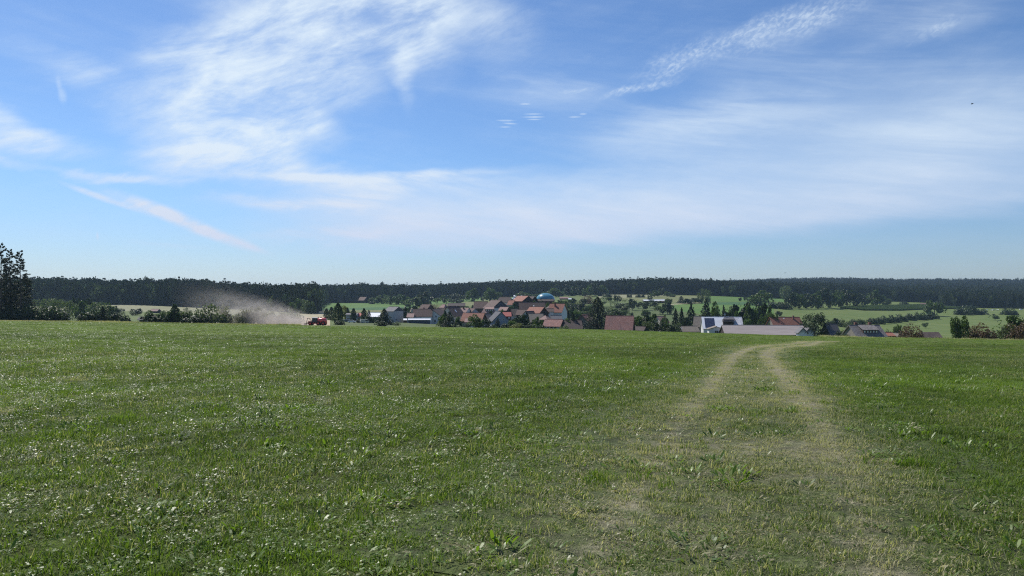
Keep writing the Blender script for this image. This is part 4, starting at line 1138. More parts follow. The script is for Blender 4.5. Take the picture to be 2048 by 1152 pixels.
WM = {
 'white': plain('white_render', (0.70, 0.70, 0.68), .85, .12, .5), 'cream': plain('cream_render', (0.55, 0.50, 0.42), .85, .15, .5),
 'grey': plain('grey_render', (0.40, 0.40, 0.41), .85, .15, .5), 'blue': plain('blue_render', (0.25, 0.28, 0.34), .85, .12, .5),
 'wood': plain('dark_boards', (0.060, 0.045, 0.040), .85, .4, 1.2, None, .2, 0, (3, 3, .2)), 'brownwall': plain('brown_boards', (0.125, 0.078, 0.062), .85, .35, 1.2, None, .2, 0, (3, 3, .2)),
 'slatew': plain('slate_cladding', (0.08, 0.085, 0.11), .7, .3, 1.5),
 'stonew': plain('stone_wall', (0.26, 0.23, 0.20), .9, .35, 1.0),
}
GLASS = plain('window_glass', (0.03, 0.035, 0.045), .12, .1, 1, None, .6)
FRAMEM = plain('white_frame', (0.75, 0.75, 0.73), .6, .05)
CHIM = plain('chimney_brick', (0.20, 0.10, 0.08), .9, .3, 4); METAL = plain('grey_metal', (0.35, 0.36, 0.38), .4, .1, 1, None, .5, .6)
PANEL = plain('solar_cells', (0.035, 0.045, 0.085), .25, .15, 1, None, .6)
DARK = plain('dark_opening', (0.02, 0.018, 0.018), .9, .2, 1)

def roof_slab(L, W, ze, zr, ov=.5, oe=.4, th=.22, hip=0.0, side=0):
    """two tiled slopes with thickness, ridge along x; side -1/1 gives one slope"""
    m = MB(); k = (zr - ze) / (W / 2); x = L / 2 + oe
    for s in (-1, 1):
        if side and s != side: continue
        yo = s * (W / 2 + ov); zo = ze - k * ov
        a = [(-x + 0, yo, zo), (x, yo, zo), (x - hip, 0, zr + th * .0), (-x + hip, 0, zr)]
        up = Vector((0, s * k, 1)).normalized() * th
        pts = a + [(p[0] + up[0], (p[1] + up[1]) if i < 2 else p[1], p[2] + (up[2] if i < 2 else th / up.normalized()[2])) for i, p in enumerate(a)]
        fs = [(0, 1, 2, 3), (7, 6, 5, 4), (0, 4, 5, 1), (1, 5, 6, 2), (3, 7, 4, 0)] if s < 0 else [(3, 2, 1, 0), (4, 5, 6, 7), (1, 5, 4, 0), (2, 6, 5, 1), (0, 4, 7, 3)]
        m.poly(pts, fs)
    if hip:
        for s in (-1, 1):
            xo = s * x; zo = ze - k * ov; yy = W / 2 + ov
            m.poly([(xo, -yy, zo), (xo, yy, zo), (s * (x - hip), 0, zr + th), (xo, -yy, zo + th), (xo, yy, zo + th)], [(0, 1, 2), (3, 4, 2), (0, 1, 4, 3)] if s > 0 else [(1, 0, 2), (4, 3, 2), (1, 0, 3, 4)])
    return m
def window(parent, x, y, z, w, h, face):
    """face: 'y-' long side towards the viewer's side, 'x+','x-' gables, 'y+' """
    d = .05
    fr = MB(); pn = MB()
    if face[0] == 'y':
        s = -1 if face[1] == '-' else 1; y0 = y + s * .003
        a, b = sorted((y0, y0 + s * d))
        fr.box(x - w / 2 - .09, x + w / 2 + .09, a, b, z - .09, z); fr.box(x - w / 2 - .09, x + w / 2 + .09, a, b, z + h, z + h + .09)
        fr.box(x - w / 2 - .09, x - w / 2, a, b, z, z + h); fr.box(x + w / 2, x + w / 2 + .09, a, b, z, z + h); fr.box(x - .03, x + .03, a, b, z, z + h)
        a, b = sorted((y0, y0 + s * .02)); pn.box(x - w / 2, x - .03, a, b, z, z + h); pn.box(x + .03, x + w / 2, a, b, z, z + h)
    else:
        s = -1 if face[1] == '-' else 1; x0 = x + s * .003
        a, b = sorted((x0, x0 + s * d))
        fr.box(a, b, y - w / 2 - .09, y + w / 2 + .09, z - .09, z); fr.box(a, b, y - w / 2 - .09, y + w / 2 + .09, z + h, z + h + .09)
        fr.box(a, b, y - w / 2 - .09, y - w / 2, z, z + h); fr.box(a, b, y + w / 2, y + w / 2 + .09, z, z + h); fr.box(a, b, y - .03, y + .03, z, z + h)
        a, b = sorted((x0, x0 + s * .02)); pn.box(a, b, y - w / 2, y - .03, z, z + h); pn.box(a, b, y + .03, y + w / 2, z, z + h)
    p = pn.build('window', GLASS, parent); fr.build('frame', FRAMEM, p)
def house(u, base, v_r, v_e, Lpx, W_, rot, roof, wall, label, name='house', cat='house', hip=0, chim=(), win=(), dormer=None, door=None, gable=None, sky_=(), Lm=None, ov=.5, group=None, tilt=0):
    """u: photo column of the middle; base: row of the foot or ('Y', m); v_r, v_e rows of ridge and eaves; Lpx: ridge length in photo pixels (or Lm metres); rot: degrees, 0 = ridge across the view"""
    Y = base[1] if isinstance(base, tuple) else depth(u, base)
    X = at(u, Y); z0 = gz(X, Y); L = Lm if Lm else max(Lpx * Y / F / max(abs(math.cos(R(rot))), .35), 2.5)
    zr = max(zat(v_r, Y) - z0, 2.0); ze = min(max(zat(v_e, Y) - z0, 1.2), zr - .6)
    o = empty(name, (X, Y, z0), R(rot)); meta(o, label, cat, group)
    body = MB(); prof = [(-W_ / 2, -1.5), (W_ / 2, -1.5), (W_ / 2, ze - .02), (0, zr - .06), (-W_ / 2, ze - .02)]
    if hip: prof = [(-W_ / 2, -1.5), (W_ / 2, -1.5), (W_ / 2, ze - .02), (-W_ / 2, ze - .02)]
    n = len(prof); pts = [(-L / 2, p[0], p[1]) for p in prof] + [(L / 2, p[0], p[1]) for p in prof]
    body.poly(pts, [tuple(range(n))[::-1], tuple(range(n, 2 * n))] + [(i, (i + 1) % n, (i + 1) % n + n, i + n) for i in range(n)])
    body.build('wall', WM[wall], o)
    rf = roof_slab(L, W_, ze, zr, ov, .45, .22, hip).build('roof', RM[roof], o)
    rc = MB().box(-L / 2 - .4 + hip, L / 2 + .4 - hip, -.14, .14, zr + .16, zr + .36).build('ridge_cap', RM[roof], rf)
    if gable:                                   # boarded gable triangles
        for s in (-1, 1):
            g = MB(); x0 = s * (L / 2 + .003); x1 = s * (L / 2 + .06)
            tri = [(-W_ / 2, ze), (W_ / 2, ze), (0, zr - .1)]
            g.poly([(x0, a, b) for a, b in tri] + [(x1, a, b) for a, b in tri], [(0, 1, 2), (5, 4, 3), (0, 3, 4, 1), (1, 4, 5, 2), (2, 5, 3, 0)])
            g.build('gable', WM[gable], o)
    for (cx, cy) in chim:
        zc = zr - abs(cy) / (W_ / 2) * (zr - ze); MB().box(cx * L / 2 - .4, cx * L / 2 + .4, cy - .4, cy + .4, zc - .5, zr + 1.1).build('chimney', CHIM, rf)
    for f_, nwin, z_, ww, hh in win:
        if f_[0] == 'y':
            for i in range(nwin): window(o, (-.5 + (i + .5) / nwin) * L * .9, (-1 if f_[1] == '-' else 1) * W_ / 2, z_, ww, hh, f_)
        else:
            for i in range(nwin): window(o, (-1 if f_[1] == '-' else 1) * (L / 2 + (.06 if gable and z_ > ze - .5 else 0)), (-.5 + (i + .5) / nwin) * W_ * (.8 if z_ < ze - .5 else .55), z_, ww, hh, f_)
    if door:
        x_, w_, h_ = door; dd = MB().box(x_ * L / 2 - w_ / 2, x_ * L / 2 + w_ / 2, -W_ / 2 - .05, -W_ / 2 - .003, 0, h_).build('door', DARK, o)
    if dormer:
        dx, dw, dh, dr, dwall, kind, nw = dormer            # kind 'shed' or 'gable'
        k = (zr - ze) / (W_ / 2); x0, x1 = dx * L / 2 - dw / 2, dx * L / 2 + dw / 2
        yf = -W_ / 2 * .78; zf = ze + k * (W_ / 2 + yf) + .1; dm = MB(); dm.box(x0, x1, yf, yf + dh / k + .6, zf, zf + dh); d_ = dm.build('dormer', WM[dwall], o)
        if kind == 'shed':
            r_ = MB(); yb = -max(W_ / 2 * .08, .2); zb = ze + k * (W_ / 2 + yb) + .34
            r_.poly([(x0 - .3, yf - .5, zf + dh + .05), (x1 + .3, yf - .5, zf + dh + .05), (x1 + .3, yb, zb), (x0 - .3, yb, zb), (x0 - .3, yf - .5, zf + dh + .25), (x1 + .3, yf - .5, zf + dh + .25), (x1 + .3, yb, zb + .2), (x0 - .3, yb, zb + .2)],
                    [(3, 2, 1, 0), (4, 5, 6, 7), (0, 1, 5, 4), (1, 2, 6, 5), (2, 3, 7, 6), (3, 0, 4, 7)])
            r_.build('dormer_roof', RM[dr], d_)
        else:
            r_ = MB(); h2 = dw * .45; yb = min(yf + (dh + h2) / k + .3, -.1)
            for s in (-1, 1):
                a = [((x0 + x1) / 2, yf - .3), ((x0 + x1) / 2, yb)]; xe = x0 - .25 if s < 0 else x1 + .25
                r_.poly([(a[0][0], yf - .3, zf + dh + h2), (a[1][0], yb, zf + dh + h2), (xe, yb, zf + dh - .1), (xe, yf - .3, zf + dh - .1), (a[0][0], yf - .3, zf + dh + h2 + .2), (a[1][0], yb, zf + dh + h2 + .2), (xe, yb, zf + dh + .1), (xe, yf - .3, zf + dh + .1)],
                        [(0, 1, 2, 3), (7, 6, 5, 4), (0, 3, 7, 4), (2, 6, 7, 3)])
            r_.build('dormer_roof', RM[dr], d_)
            MB().poly([(x0, yf + .002, zf + dh), (x1, yf + .002, zf + dh), ((x0 + x1) / 2, yf + .002, zf + dh + h2), (x0, yf + .3, zf + dh), (x1, yf + .3, zf + dh), ((x0 + x1) / 2, yf + .3, zf + dh + h2)], [(0, 1, 2), (5, 4, 3)]).build('dormer_gable', WM[dwall], d_)
        for i in range(nw):
            ww = dw / nw * .5; xc = x0 + dw * (i + .5) / nw
            MB().box(xc - ww / 2, xc + ww / 2, yf - .04, yf - .003, zf + dh * .35, zf + dh * .9).build('dormer_window', FRAMEM if dwall in ('wood', 'slatew', 'brownwall') else GLASS, d_)
    for (sx, sy, sw, sh) in sky_:              # roof windows, on the slope facing -y
        k = (zr - ze) / (W_ / 2); yy = -W_ / 2 * sy; zz = zr - k * abs(yy)
        q = MB(); up = Vector((0, -k, 1)).normalized(); c = Vector((sx * L / 2, yy, zz)) + up * .27; dn = Vector((0, -1, -k)).normalized()
        p4 = [c + Vector((-sw / 2, 0, 0)) - dn * sh / 2, c + Vector((sw / 2, 0, 0)) - dn * sh / 2, c + Vector((sw / 2, 0, 0)) + dn * sh / 2, c + Vector((-sw / 2, 0, 0)) + dn * sh / 2]
        q.poly([tuple(p) for p in p4] + [tuple(p - up * .06) for p in p4], [(3, 2, 1, 0), (4, 5, 6, 7), (0, 1, 5, 4), (1, 2, 6, 5), (2, 3, 7, 6), (3, 0, 4, 7)]).build('roof_window', RM['white'], rf)
    return o, L, ze, zr, Y

# ---- far left and around the machine
house(311, 626, 618.5, 622, 15, 6, -8, 'pink', 'wood', 'small hut with faded pink roof alone on the pale stubble slope', 'hut', 'hut')
house(287, ('Y', 275), 636, 638.5, 7, 2.2, 5, 'grey', 'white', 'tiny pale shed half hidden at the left hedge row', 'small_shed', 'shed')
house(727, 606, 594, 600.5, 15, 12, -38, 'brown', 'wood', 'lone dark barn with brown roof on the green field before the wood', 'barn', 'barn', gable='wood')
house(705, ('Y', 440), 627, 629, 20, 9, 3, 'grey', 'grey', 'grey building behind the slim trees, left of the bright red roof', 'workshop', 'building', win=[('y-', 4, .8, 1.2, 1.2)])
house(720, ('Y', 446), 626.5, 632.5, 14, 10, 2, 'bright', 'blue', 'bluish building with bright red roof behind the parked cars', 'workshop', 'building', win=[('y-', 3, .8, 1.6, 1.4)])
house(749, ('Y', 452), 626, 633, 22, 12, 3, 'white', 'slatew', 'long building with pale metal roof right of the bright red roof', 'workshop', 'building', win=[('y-', 5, .8, 1.5, 1.2)])
house(788, ('Y', 470), 614, 622, 20, 9, -35, 'grey', 'grey', 'grey-walled house with grey roof and dark gable left of the round dark tree', gable='slatew', win=[('y-', 4, 1, 1, 1.2), ('x+', 2, 1.2, 1, 1.3)])
house(807, 645, 637.5, 640, 17, 5, 2, 'white', 'wood', 'low open shelter with white roof left of the long farmhouse', 'shelter', 'shelter')
house(822, ('Y', 470), 627, 633.5, 12, 8, 0, 'pink', 'cream', 'low annex with pinkish roof at the left end of the long farmhouse', 'annex', 'building', win=[('y-', 3, .8, .9, 1)])
house(846, ('Y', 478), 618.5, 632, 36, 11, 3, 'brown', 'white', 'long farmhouse with brown-red roof and white wall, left of the white gable', 'farmhouse', 'house', win=[('y-', 7, .9, 1.1, 1.2)], chim=[(.1, 1.2)])
house(839, ('Y', 462), 637.5, 639.5, 42, 3.5, 2, 'white', 'slatew', 'long low shed with shining white roof in front of the long farmhouse', 'garage', 'shed')
house(872, ('Y', 484), 618.5, 630, 0, 11, 72, 'dark', 'white', 'white gabled farmhouse with five small windows and dark roof', 'farmhouse', 'house', Lm=13, win=[('x-', 3, 4.6, 1, 1.2), ('x-', 2, 1.4, 1.1, 1.4)])
house(853, ('Y', 580), 609, 619, 17, 10, -30, 'brown', 'brownwall', 'brown roof half hidden behind the large yellowing tree', 'barn', 'barn')
house(888, ('Y', 560), 609, 619, 14, 11, -25, 'pink', 'wood', 'barn with pinkish roof rising behind the long dark roof', 'barn', 'barn', hip=2.5)
house(887, ('Y', 520), 616.5, 627, 22, 11, 2, 'dark', 'grey', 'long dark-brown roof below the pinkish barn roof', 'barn', 'barn')
house(906, ('Y', 515), 613.5, 631, 0, 11, 60, 'brown', 'cream', 'house with steep brown roof and one shining roof window', Lm=14, win=[('x-', 3, 2, 1, 1.3)], sky_=[(-.1, .5, 1.2, 2.2)])
house(913, 614, 606.5, 611.5, 34, 12, 4, 'dark', 'brownwall', 'long dark barn below the orchards with pale ridge line', 'barn', 'barn')
house(930, ('Y', 535), 616, 626.5, 15, 10, -28, 'pink', 'white', 'white house with pale pink roof and small red chimney', chim=[(-.2, -1)], win=[('y-', 3, 1.2, 1, 1.3)])
house(943, ('Y', 540), 617, 629, 0, 10, 118, 'brown', 'blue', 'house with brown roof and light blue gable', Lm=13, win=[('x+', 2, 3.5, 1, 1.2)])
house(948, ('Y', 400), 626.5, 641, 34, 11, -14, 'red', 'brownwall', 'front red-roofed farmhouse with dark red boarded gable', 'farmhouse', 'house', win=[('y-', 5, 1, 1, 1.2), ('x+', 2, 1.4, 1, 1.2)], gable='brownwall', Lm=11.5)
house(939, ('Y', 385), 637, 643.5, 12, 7, -8, 'pink', 'cream', 'low porch wing with pinkish roof in front of the red-roofed farmhouse', 'annex', 'building', win=[('y-', 2, .8, 1, 1)])
house(962, ('Y', 600), 603.5, 616, 26, 13, -3, 'brown', 'wood', 'big brown barn roof at the upper left edge of the village', 'barn', 'barn')
house(992, ('Y', 560), 601, 616, 0, 14, 118, 'brown', 'white', 'timbered house with dark boarded gable above a white lower storey', 'farmhouse', 'house', Lm=16, gable='slatew', win=[('x+', 4, 2.0, 1, 1.3), ('x+', 3, 6.2, .9, 1.1)])
house(978, ('Y', 500), 614.5, 625, 26, 9, -6, 'pink', 'cream', 'house with pinkish hipped roof and a band of dormer windows', hip=2.5, dormer=(.15, 5.5, 1.3, 'pink', 'wood', 'shed', 4))
house(1010, ('Y', 660), 594.5, 604.5, 32, 14, -6, 'dark', 'white', 'large dark hipped roof over a white wall at the top of the village', 'farmhouse', 'house', hip=3.0, win=[('y-', 5, 2.4, 1.1, 1.4)])
house(1024, ('Y', 640), 601, 609, 10, 8, -30, 'red', 'cream', 'small red roof at the right end of the large dark roof', 'annex', 'building')
house(972, ('Y', 430), 628, 645, 18, 10, 4, 'slate', 'wood', 'dark grey roof left of the steep blue gable', 'barn', 'barn')
house(997, ('Y', 412), 624, 641, 0, 9.5, 104, 'slate', 'blue', 'house with steep blue-grey gable and white balcony', Lm=13, gable='blue', win=[('x-', 2, 4.8, .9, 1.2), ('x+', 2, 4.8, .9, 1.2), ('x-', 2, 1.6, 1.2, 1.6)])
house(1013, ('Y', 425), 624.5, 643, 14, 10, 4, 'brown', 'brownwall', 'brown-red roof carrying a bright red dormer', dormer=(.1, 4.4, 1.6, 'bright', 'wood', 'shed', 2))
house(1009, ('Y', 520), 614.5, 620.5, 15, 8, -20, 'pink', 'wood', 'barn with pinkish roof just right of the timbered house', 'barn', 'barn')
house(1030, ('Y', 520), 618, 630, 12, 9, -10, 'dark', 'grey', 'grey-walled house in shade between the roofs in mid-village')
house(1036, 595.5, 590.5, 592.8, 17, 9, 2, 'white', 'brownwall', 'far long shed with white roof left of the dome', 'long_shed', 'shed')
house(1032, 602, 595.5, 599.5, 15, 9, 3, 'white', 'grey', 'white roofed shed behind the large dark roof', 'shed', 'shed')
house(1046, ('Y', 640), 592.2, 602, 0, 13, 128, 'red', 'wood', 'barn with light red roof and dark open gable left of the dome', 'barn', 'barn', Lm=14, gable='wood')
house(1062, ('Y', 660), 593, 601.5, 14, 12, -35, 'dark', 'wood', 'dark roofed barn with a white roof sheet beside the dome', 'barn', 'barn', sky_=[(-.3, .55, 3, 4)])
house(1050, ('Y', 540), 605, 621, 23, 12, 3, 'brown', 'wood', 'left one of two large brown barn roofs in mid-village', 'barn', 'barn')
house(1077, ('Y', 545), 605, 619, 25, 12, -2, 'dark', 'brownwall', 'right one of two large brown barn roofs, darker and longer', 'barn', 'barn', sky_=[(-.75, .5, .8, 1)])
house(1045, ('Y', 470), 619.5, 629, 18, 10, -12, 'brown', 'wood', 'brown roof with a light edge left of the white half-round gable', 'barn', 'barn')
house(1059, ('Y', 440), 623, 636, 0, 8, 62, 'dark', 'white', 'narrow white gabled house left of the bright orange-red roof', Lm=10, win=[('x-', 2, 4, .8, 1.1)], sky_=[(-.3, .5, 1.2, 1.6)])
house(1074, ('Y', 450), 614.5, 627, 26, 14, -28, 'red', 'wood', 'barn with bright orange-red roof and wide dark gable', 'barn', 'barn', gable='wood')
house(1072, ('Y', 405), 628, 643, 26, 11, 6, 'tan', 'wood', 'grey-brown mottled roof with shaded wall behind the nearest red roof', 'barn', 'barn')
house(1091, ('Y', 400), 631, 638.5, 14, 8, -20, 'pink', 'wood', 'small pinkish hipped roof above the nearest red roof', 'annex', 'building', hip=2.6)
house(1112, ('Y', 420), 631.5, 641, 20, 8, 3, 'grey', 'grey', 'blue-grey roof behind the nearest red roof', 'shed', 'shed')
house(1097, ('Y', 520), 628, 632, 9, 6, -20, 'pink', 'white', 'tiny pale roof at the foot of the dark gable', 'shed', 'shed')
house(1108, ('Y', 345), 639.5, 651.5, 32, 9, -18, 'patchy', 'grey', 'nearest mottled red roof over a pale wall, at the meadow crest', 'barn', 'barn', win=[('y-', 2, 1.0, 1.2, 1.2)], door=(0, 1.0, 2.2))
house(1115, ('Y', 470), 608, 623.5, 20, 10, -25, 'red', 'white', 'tall house with red roof, chimney and blue-white gable to the right', Lm=9.5, win=[('x+', 2, 5.2, .9, 1.2), ('x+', 2, 2.0, 1, 1.3), ('y-', 3, 1, 1, 1.3)], chim=[(-.2, -1.6)])
house(1106, ('Y', 480), 610, 617, 8, 7, -68, 'dark', 'cream', 'small cream gable with a round window left of the tall red roof', 'house', 'house', Lm=7, win=[('x-', 1, 3.5, .8, .8)])
house(1100, ('Y', 462), 617.5, 623, 12, 7, 2, 'dark', 'white', 'low dark-roofed extension left of the tall red-roofed house', 'annex', 'building', win=[('y-', 3, .7, .8, 1)])
house(1143, ('Y', 345), 641, 656, 36, 12, 3, 'dark', 'wood', 'nearly black long barn roof left of the dark spruce', 'barn', 'barn')
house(1171, ('Y', 352), 630, 653, 0, 11, 70, 'red', 'stonew', 'steep dark-red roof half hidden by the near-black spruce', 'barn', 'barn', Lm=13)
house(1240, ('Y', 300), 632.5, 662, 50, 12, -14, 'patchy', 'wood', 'big barn with patchy red tiled roof right of the dark spruce', 'barn', 'barn', gable='wood', ov=.8)
house(1280, ('Y', 330), 653.5, 660, 20, 6, -30, 'dark', 'wood', 'low dark lean-to roof right of the big patchy barn', 'lean_to', 'shed')
house(1322, ('Y', 420), 633, 644, 16, 9, 20, 'pink', 'cream', 'pinkish house showing through the thicket right of the barn', win=[('y-', 3, 1, 1, 1.3)])
house(1373, ('Y', 350), 653, 662, 40, 8, 3, 'tan', 'stonew', 'low brown-tiled building left of the white solar-roof house', 'outbuilding', 'building', win=[('y-', 4, .8, .9, 1)], sky_=[(-.62, .4, .7, .8)])
house(1399, ('Y', 390), 633.5, 652, 18, 10, -20, 'tan', 'stonew', 'tan roof rising behind the low brown-tiled building', 'barn', 'barn')
# ---- white house with solar panels
o, L, ze, zr, Y = house(1443, ('Y', 372), 634.5, 656, 74, 13, -9, 'speckle', 'white', 'white house with pale roof carrying a field of solar panels', win=[('y-', 5, .9, 1.2, 1.2)])
k = (zr - ze) / 6.5
def slope_box(x0, x1, ya, yb, off, th):
    up = Vector((0, -k, 1)).normalized(); q = []
    for d in (off, off + th):
        for x_, y_ in ((x0, ya), (x1, ya), (x1, yb), (x0, yb)): q.append(tuple(Vector((x_, y_, zr - k * abs(y_))) + up * d))
    return MB().poly(q, [(3, 2, 1, 0), (4, 5, 6, 7), (0, 1, 5, 4), (1, 2, 6, 5), (2, 3, 7, 6), (3, 0, 4, 7)])
slope_box(-L / 2 - .3, L * .06, -.25, -6.9, .23, .03).build('roof_sheet', RM['white'], o)
for r_ in range(4):
    for c_ in range(4):
        x0 = -L / 2 + .9 + c_ * 1.22; ya = -.8 - r_ * 1.38
        slope_box(x0, x0 + 1.14, ya, ya - 1.3, .30, .05).build('solar_panel', PANEL, o)
dm = MB().box(.2, 5.2, -5.6, -2.0, ze + .6, zr - .9).build('dormer', WM['wood'], o)
MB().poly([(-.6, -6.3, zr - 1.9), (5.8, -6.3, zr - 1.9), (5.8, -.6, zr - .1), (1.2, -.6, zr - .1), (-.6, -6.3, zr - 1.7), (5.8, -6.3, zr - 1.7), (5.8, -.6, zr + .1), (1.2, -.6, zr + .1)],
          [(3, 2, 1, 0), (4, 5, 6, 7), (0, 1, 5, 4), (1, 2, 6, 5), (2, 3, 7, 6), (3, 0, 4, 7)]).build('dormer_roof', RM['slate'], dm)
ae = MB().tube([(1.6, 0, zr), (1.6, 0, zr + 2.4)], .05, 5).box(.9, 2.3, -.03, .03, zr + 2.2, zr + 2.28).box(1.1, 2.1, -.03, .03, zr + 1.8, zr + 1.87)
ae.lathe([(0.02, 0), (.5, .12), (.52, .14)], (1.6, -.3, zr + 1.3), 'y', 10).build('aerial', METAL, o)
house(1431, ('Y', 330), 653.2, 657.8, 0, 6.4, 82, 'tan', 'white', 'small white gabled building with one dark window left of the long shed', 'garden_house', 'building', Lm=6.5, win=[('x-', 1, 1.2, 1.3, 1.5)])
# ---- long shed
o, L, ze, zr, Y = house(1524, ('Y', 318), 651.5, 666.2, 154, 13, -5, 'metal', 'wood', 'very long shed with pinkish-grey sheet roof and dark open side', 'long_shed', 'shed', ov=1.0)
for i in range(12):
    x_ = -L / 2 + L * (i + .5) / 12; MB().box(x_ - .12, x_ + .12, -7.2, -6.96, -.3, ze - .45).build('post', WM['brownwall'], o)
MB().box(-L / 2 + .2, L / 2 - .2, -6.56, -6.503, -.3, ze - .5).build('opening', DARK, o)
house(1569, ('Y', 400), 635, 653, 58, 12, 3, 'red', 'stonew', 'farmhouse with long red tiled roof behind the long shed', 'farmhouse', 'house', chim=[(.55, -1.2)], sky_=[(-.1, .12, .8, .5)])
for uu, lb_ in ((1603, 'left small grey hut with pale gable at the long shed end'), (1616, 'right small grey hut with pale gable beside the round dark tree')):
    house(uu, ('Y', 300), 656, 664, 0, 3.0, 82, 'grey', 'white', lb_, 'small_hut', 'hut', Lm=5, gable='grey')
house(1661, ('Y', 300), 648.5, 668, 20, 9, 2, 'slate', 'slatew', 'plain grey roofed shed right of the round dark tree', 'shed', 'shed', door=(0, 2.4, 2.4))
house(1728, ('Y', 235), 651.5, 671, 58, 9, 3, 'stone', 'stonew', 'house with lichen-grey stone-like roof and a wide dormer', 'farmhouse', 'house', dormer=(.05, 4.8, 1.0, 'stone', 'brownwall', 'shed', 5), chim=[(-.55, .4), (.45, .4)])
house(1773, ('Y', 250), 666.3, 671, 16, 5, -4, 'red', 'cream', 'low red tiled roof beside the lichen-grey house', 'low_shed', 'shed')
house(1787, ('Y', 250), 667.3, 672, 12, 4, -35, 'tan', 'wood', 'smaller brownish roof right of the low red tiled one', 'low_shed', 'shed')
# ---- plank-roofed shed
Y = 245.0; X = at(1857, Y); z0 = gz(X, Y); zr = zat(664.5, Y) - z0; ze = zat(673.5, Y) - z0
o = empty('plank_shed', (X, Y, z0), R(2)); meta(o, 'low shed with roof of weathered vertical planks right of the reddish bush', 'shed')
MB().box(-3.1, 3.3, -2, 2, -1, max(ze, .4)).build('wall', WM['wood'], o)
PLK = plain('weathered_planks', (0.16, 0.12, 0.11), .9, .45, 1.5)
for i in range(17):
    x0 = -3.3 + i * .40; dz = (i % 3) * .03; m = MB()
    for s in (-1, 1):
        q = [(x0, 0, zr), (x0 + .37, 0, zr), (x0 + .37, s * 2.4, ze - .2), (x0, s * 2.4, ze - .2)]
        m.poly([(a, b, c + dz) for a, b, c in q] + [(a, b, c + dz + .05) for a, b, c in q], [(3, 2, 1, 0), (4, 5, 6, 7), (0, 1, 5, 4), (1, 2, 6, 5), (2, 3, 7, 6), (3, 0, 4, 7)])
    m.build('plank', PLK, o)
# ---- dome of the biogas plant
Y = 690.0; X = at(1091, Y); z0 = gz(X, Y); rw = 18.5 * Y / F; zt = zat(586.2, Y) - z0; zb = zat(599, Y) - z0
o = empty('gas_dome', (X, Y, z0)); meta(o, 'teal dome of a gas tank with bright highlight above the village', 'dome')
dmm = plain('teal_membrane', (0.09, 0.27, 0.34), .22, .12, .15, (0.06, 0.17, 0.24), .6)
m = MB(); n_ = 10; m.lathe([(rw * math.cos(a * math.pi / 2 / n_), zb + (zt - zb) * math.sin(a * math.pi / 2 / n_)) for a in range(n_)] + [(.05, zt)], (0, 0, 0), 'z', 40).build('membrane', dmm, o, True)
MB().lathe([(rw * .98, -2), (rw * .98, zb)], (0, 0, 0), 'z', 40).build('tank_wall', plain('dark_tank', (0.09, 0.06, 0.07), .7, .3, .5), o)
MB().lathe([(rw * 1.02, zb - .4), (rw * 1.02, zb + .1)], (0, 0, 0), 'z', 40).build('ring', METAL, o)
house(1091, ('Y', 660), 598.5, 602, 30, 6, 2, 'dark', 'brownwall', 'low dark brown building at the foot of the dome', 'plant_building', 'building')
house(1128, 599, 594.2, 596.6, 17, 9, 2, 'pink', 'brownwall', 'far long shed with pale pink roof right of the dome', 'long_shed', 'shed')
house(1141, 600.5, 596.6, 598.4, 8, 5, 2, 'white', 'blue', 'tiny hut with pale blue-white roof right of the pink shed', 'hut', 'hut')
house(1093, 607, 602.5, 605.5, 12, 5, 4, 'white', 'white', 'small white roofed shelter just below the dome', 'shelter', 'shelter')
# ---- long open shed in the orchards
o, L, ze, zr, Y = house(1309, 604, 599.3, 601.6, 45, 9, 2, 'white', 'wood', 'long low shed with white roof on the orchard slope', 'long_shed', 'shed')
house(1325, 606.5, 601.8, 603.0, 12, 5, 2, 'dark', 'brownwall', 'brown wooden shed under the right end of the white shed roof', 'small_shed', 'shed')
house(1848, 610.5, 606.5, 608, 14, 4, 0, 'pink', 'cream', 'pale pink trailer standing beyond the maize field', 'trailer', 'trailer')
# sand heaps
for u_, vt_, w_, lb_ in ((810, 612.5, 14, 'bright sand heap left of the yellowing tree'), (824, 616, 16, 'lower orange-brown earth heap left of the yellowing tree')):
    Y = 560.0; X = at(u_, Y); z0 = gz(X, Y); h = zat(vt_, Y) - z0; w = w_ * Y / F; g = np.random.default_rng(int(u_)); m = MB()
    m.lathe([(w * .62, -.5), (w * .5, h * .25), (w * .33, h * .62), (w * .15, h * .92), (.1, h)], (0, 0, 0), 'z', 14)
    m.v = [(a * (1 + .15 * math.sin(3 * a + b)), b * (1 + .15 * math.sin(2 * b)), c) for a, b, c in m.v]
    hm = link('earth_heap', m.mesh('earth_heap', FM['bare_field'], True), None, (X, Y, z0)); meta(hm, lb_, 'heap')

# ---- maize: rows standing two metres high on the slope
mz = leafmat('maize_leaves', (0.085, 0.125, 0.05), (0.05, 0.08, 0.03), .3, .6, True)
poly = [(1680, 617), (1725, 621), (1800, 621.5), (1862, 618.5), (1905, 618), (1925, 616.5), (1880, 613.5), (1840, 611), (1740, 613.5), (1690, 615)]
us_, ys_ = np.meshgrid(np.linspace(1670, 1935, 420), np.geomspace(880, 1290, 210)); us_ = us_.ravel(); ys_ = ys_.ravel()
mk = inpoly(poly, us_, row_v(us_, ys_)); us_, ys_ = us_[mk], ys_[mk]; n = len(us_)
xs_ = (us_ - U0) * ys_ / F + rng.normal(0, .4, n); ys_ = ys_ + rng.normal(0, .6, n)
def maize_proto(seed):
    rg = np.random.default_rng(seed); P_ = np.stack([rg.uniform(-.5, .5, 26), rg.uniform(-.5, .5, 26), rg.uniform(0, 1, 26)], 1); v, f = quads(P_, np.tile([0, 0, .6], (26, 1)) + rg.normal(size=(26, 3)), np.full(26, .22), rg); return mesh_np('maize_plant', v, f, [mz])
hh = 2.6 * rng.uniform(.85, 1.1, n)
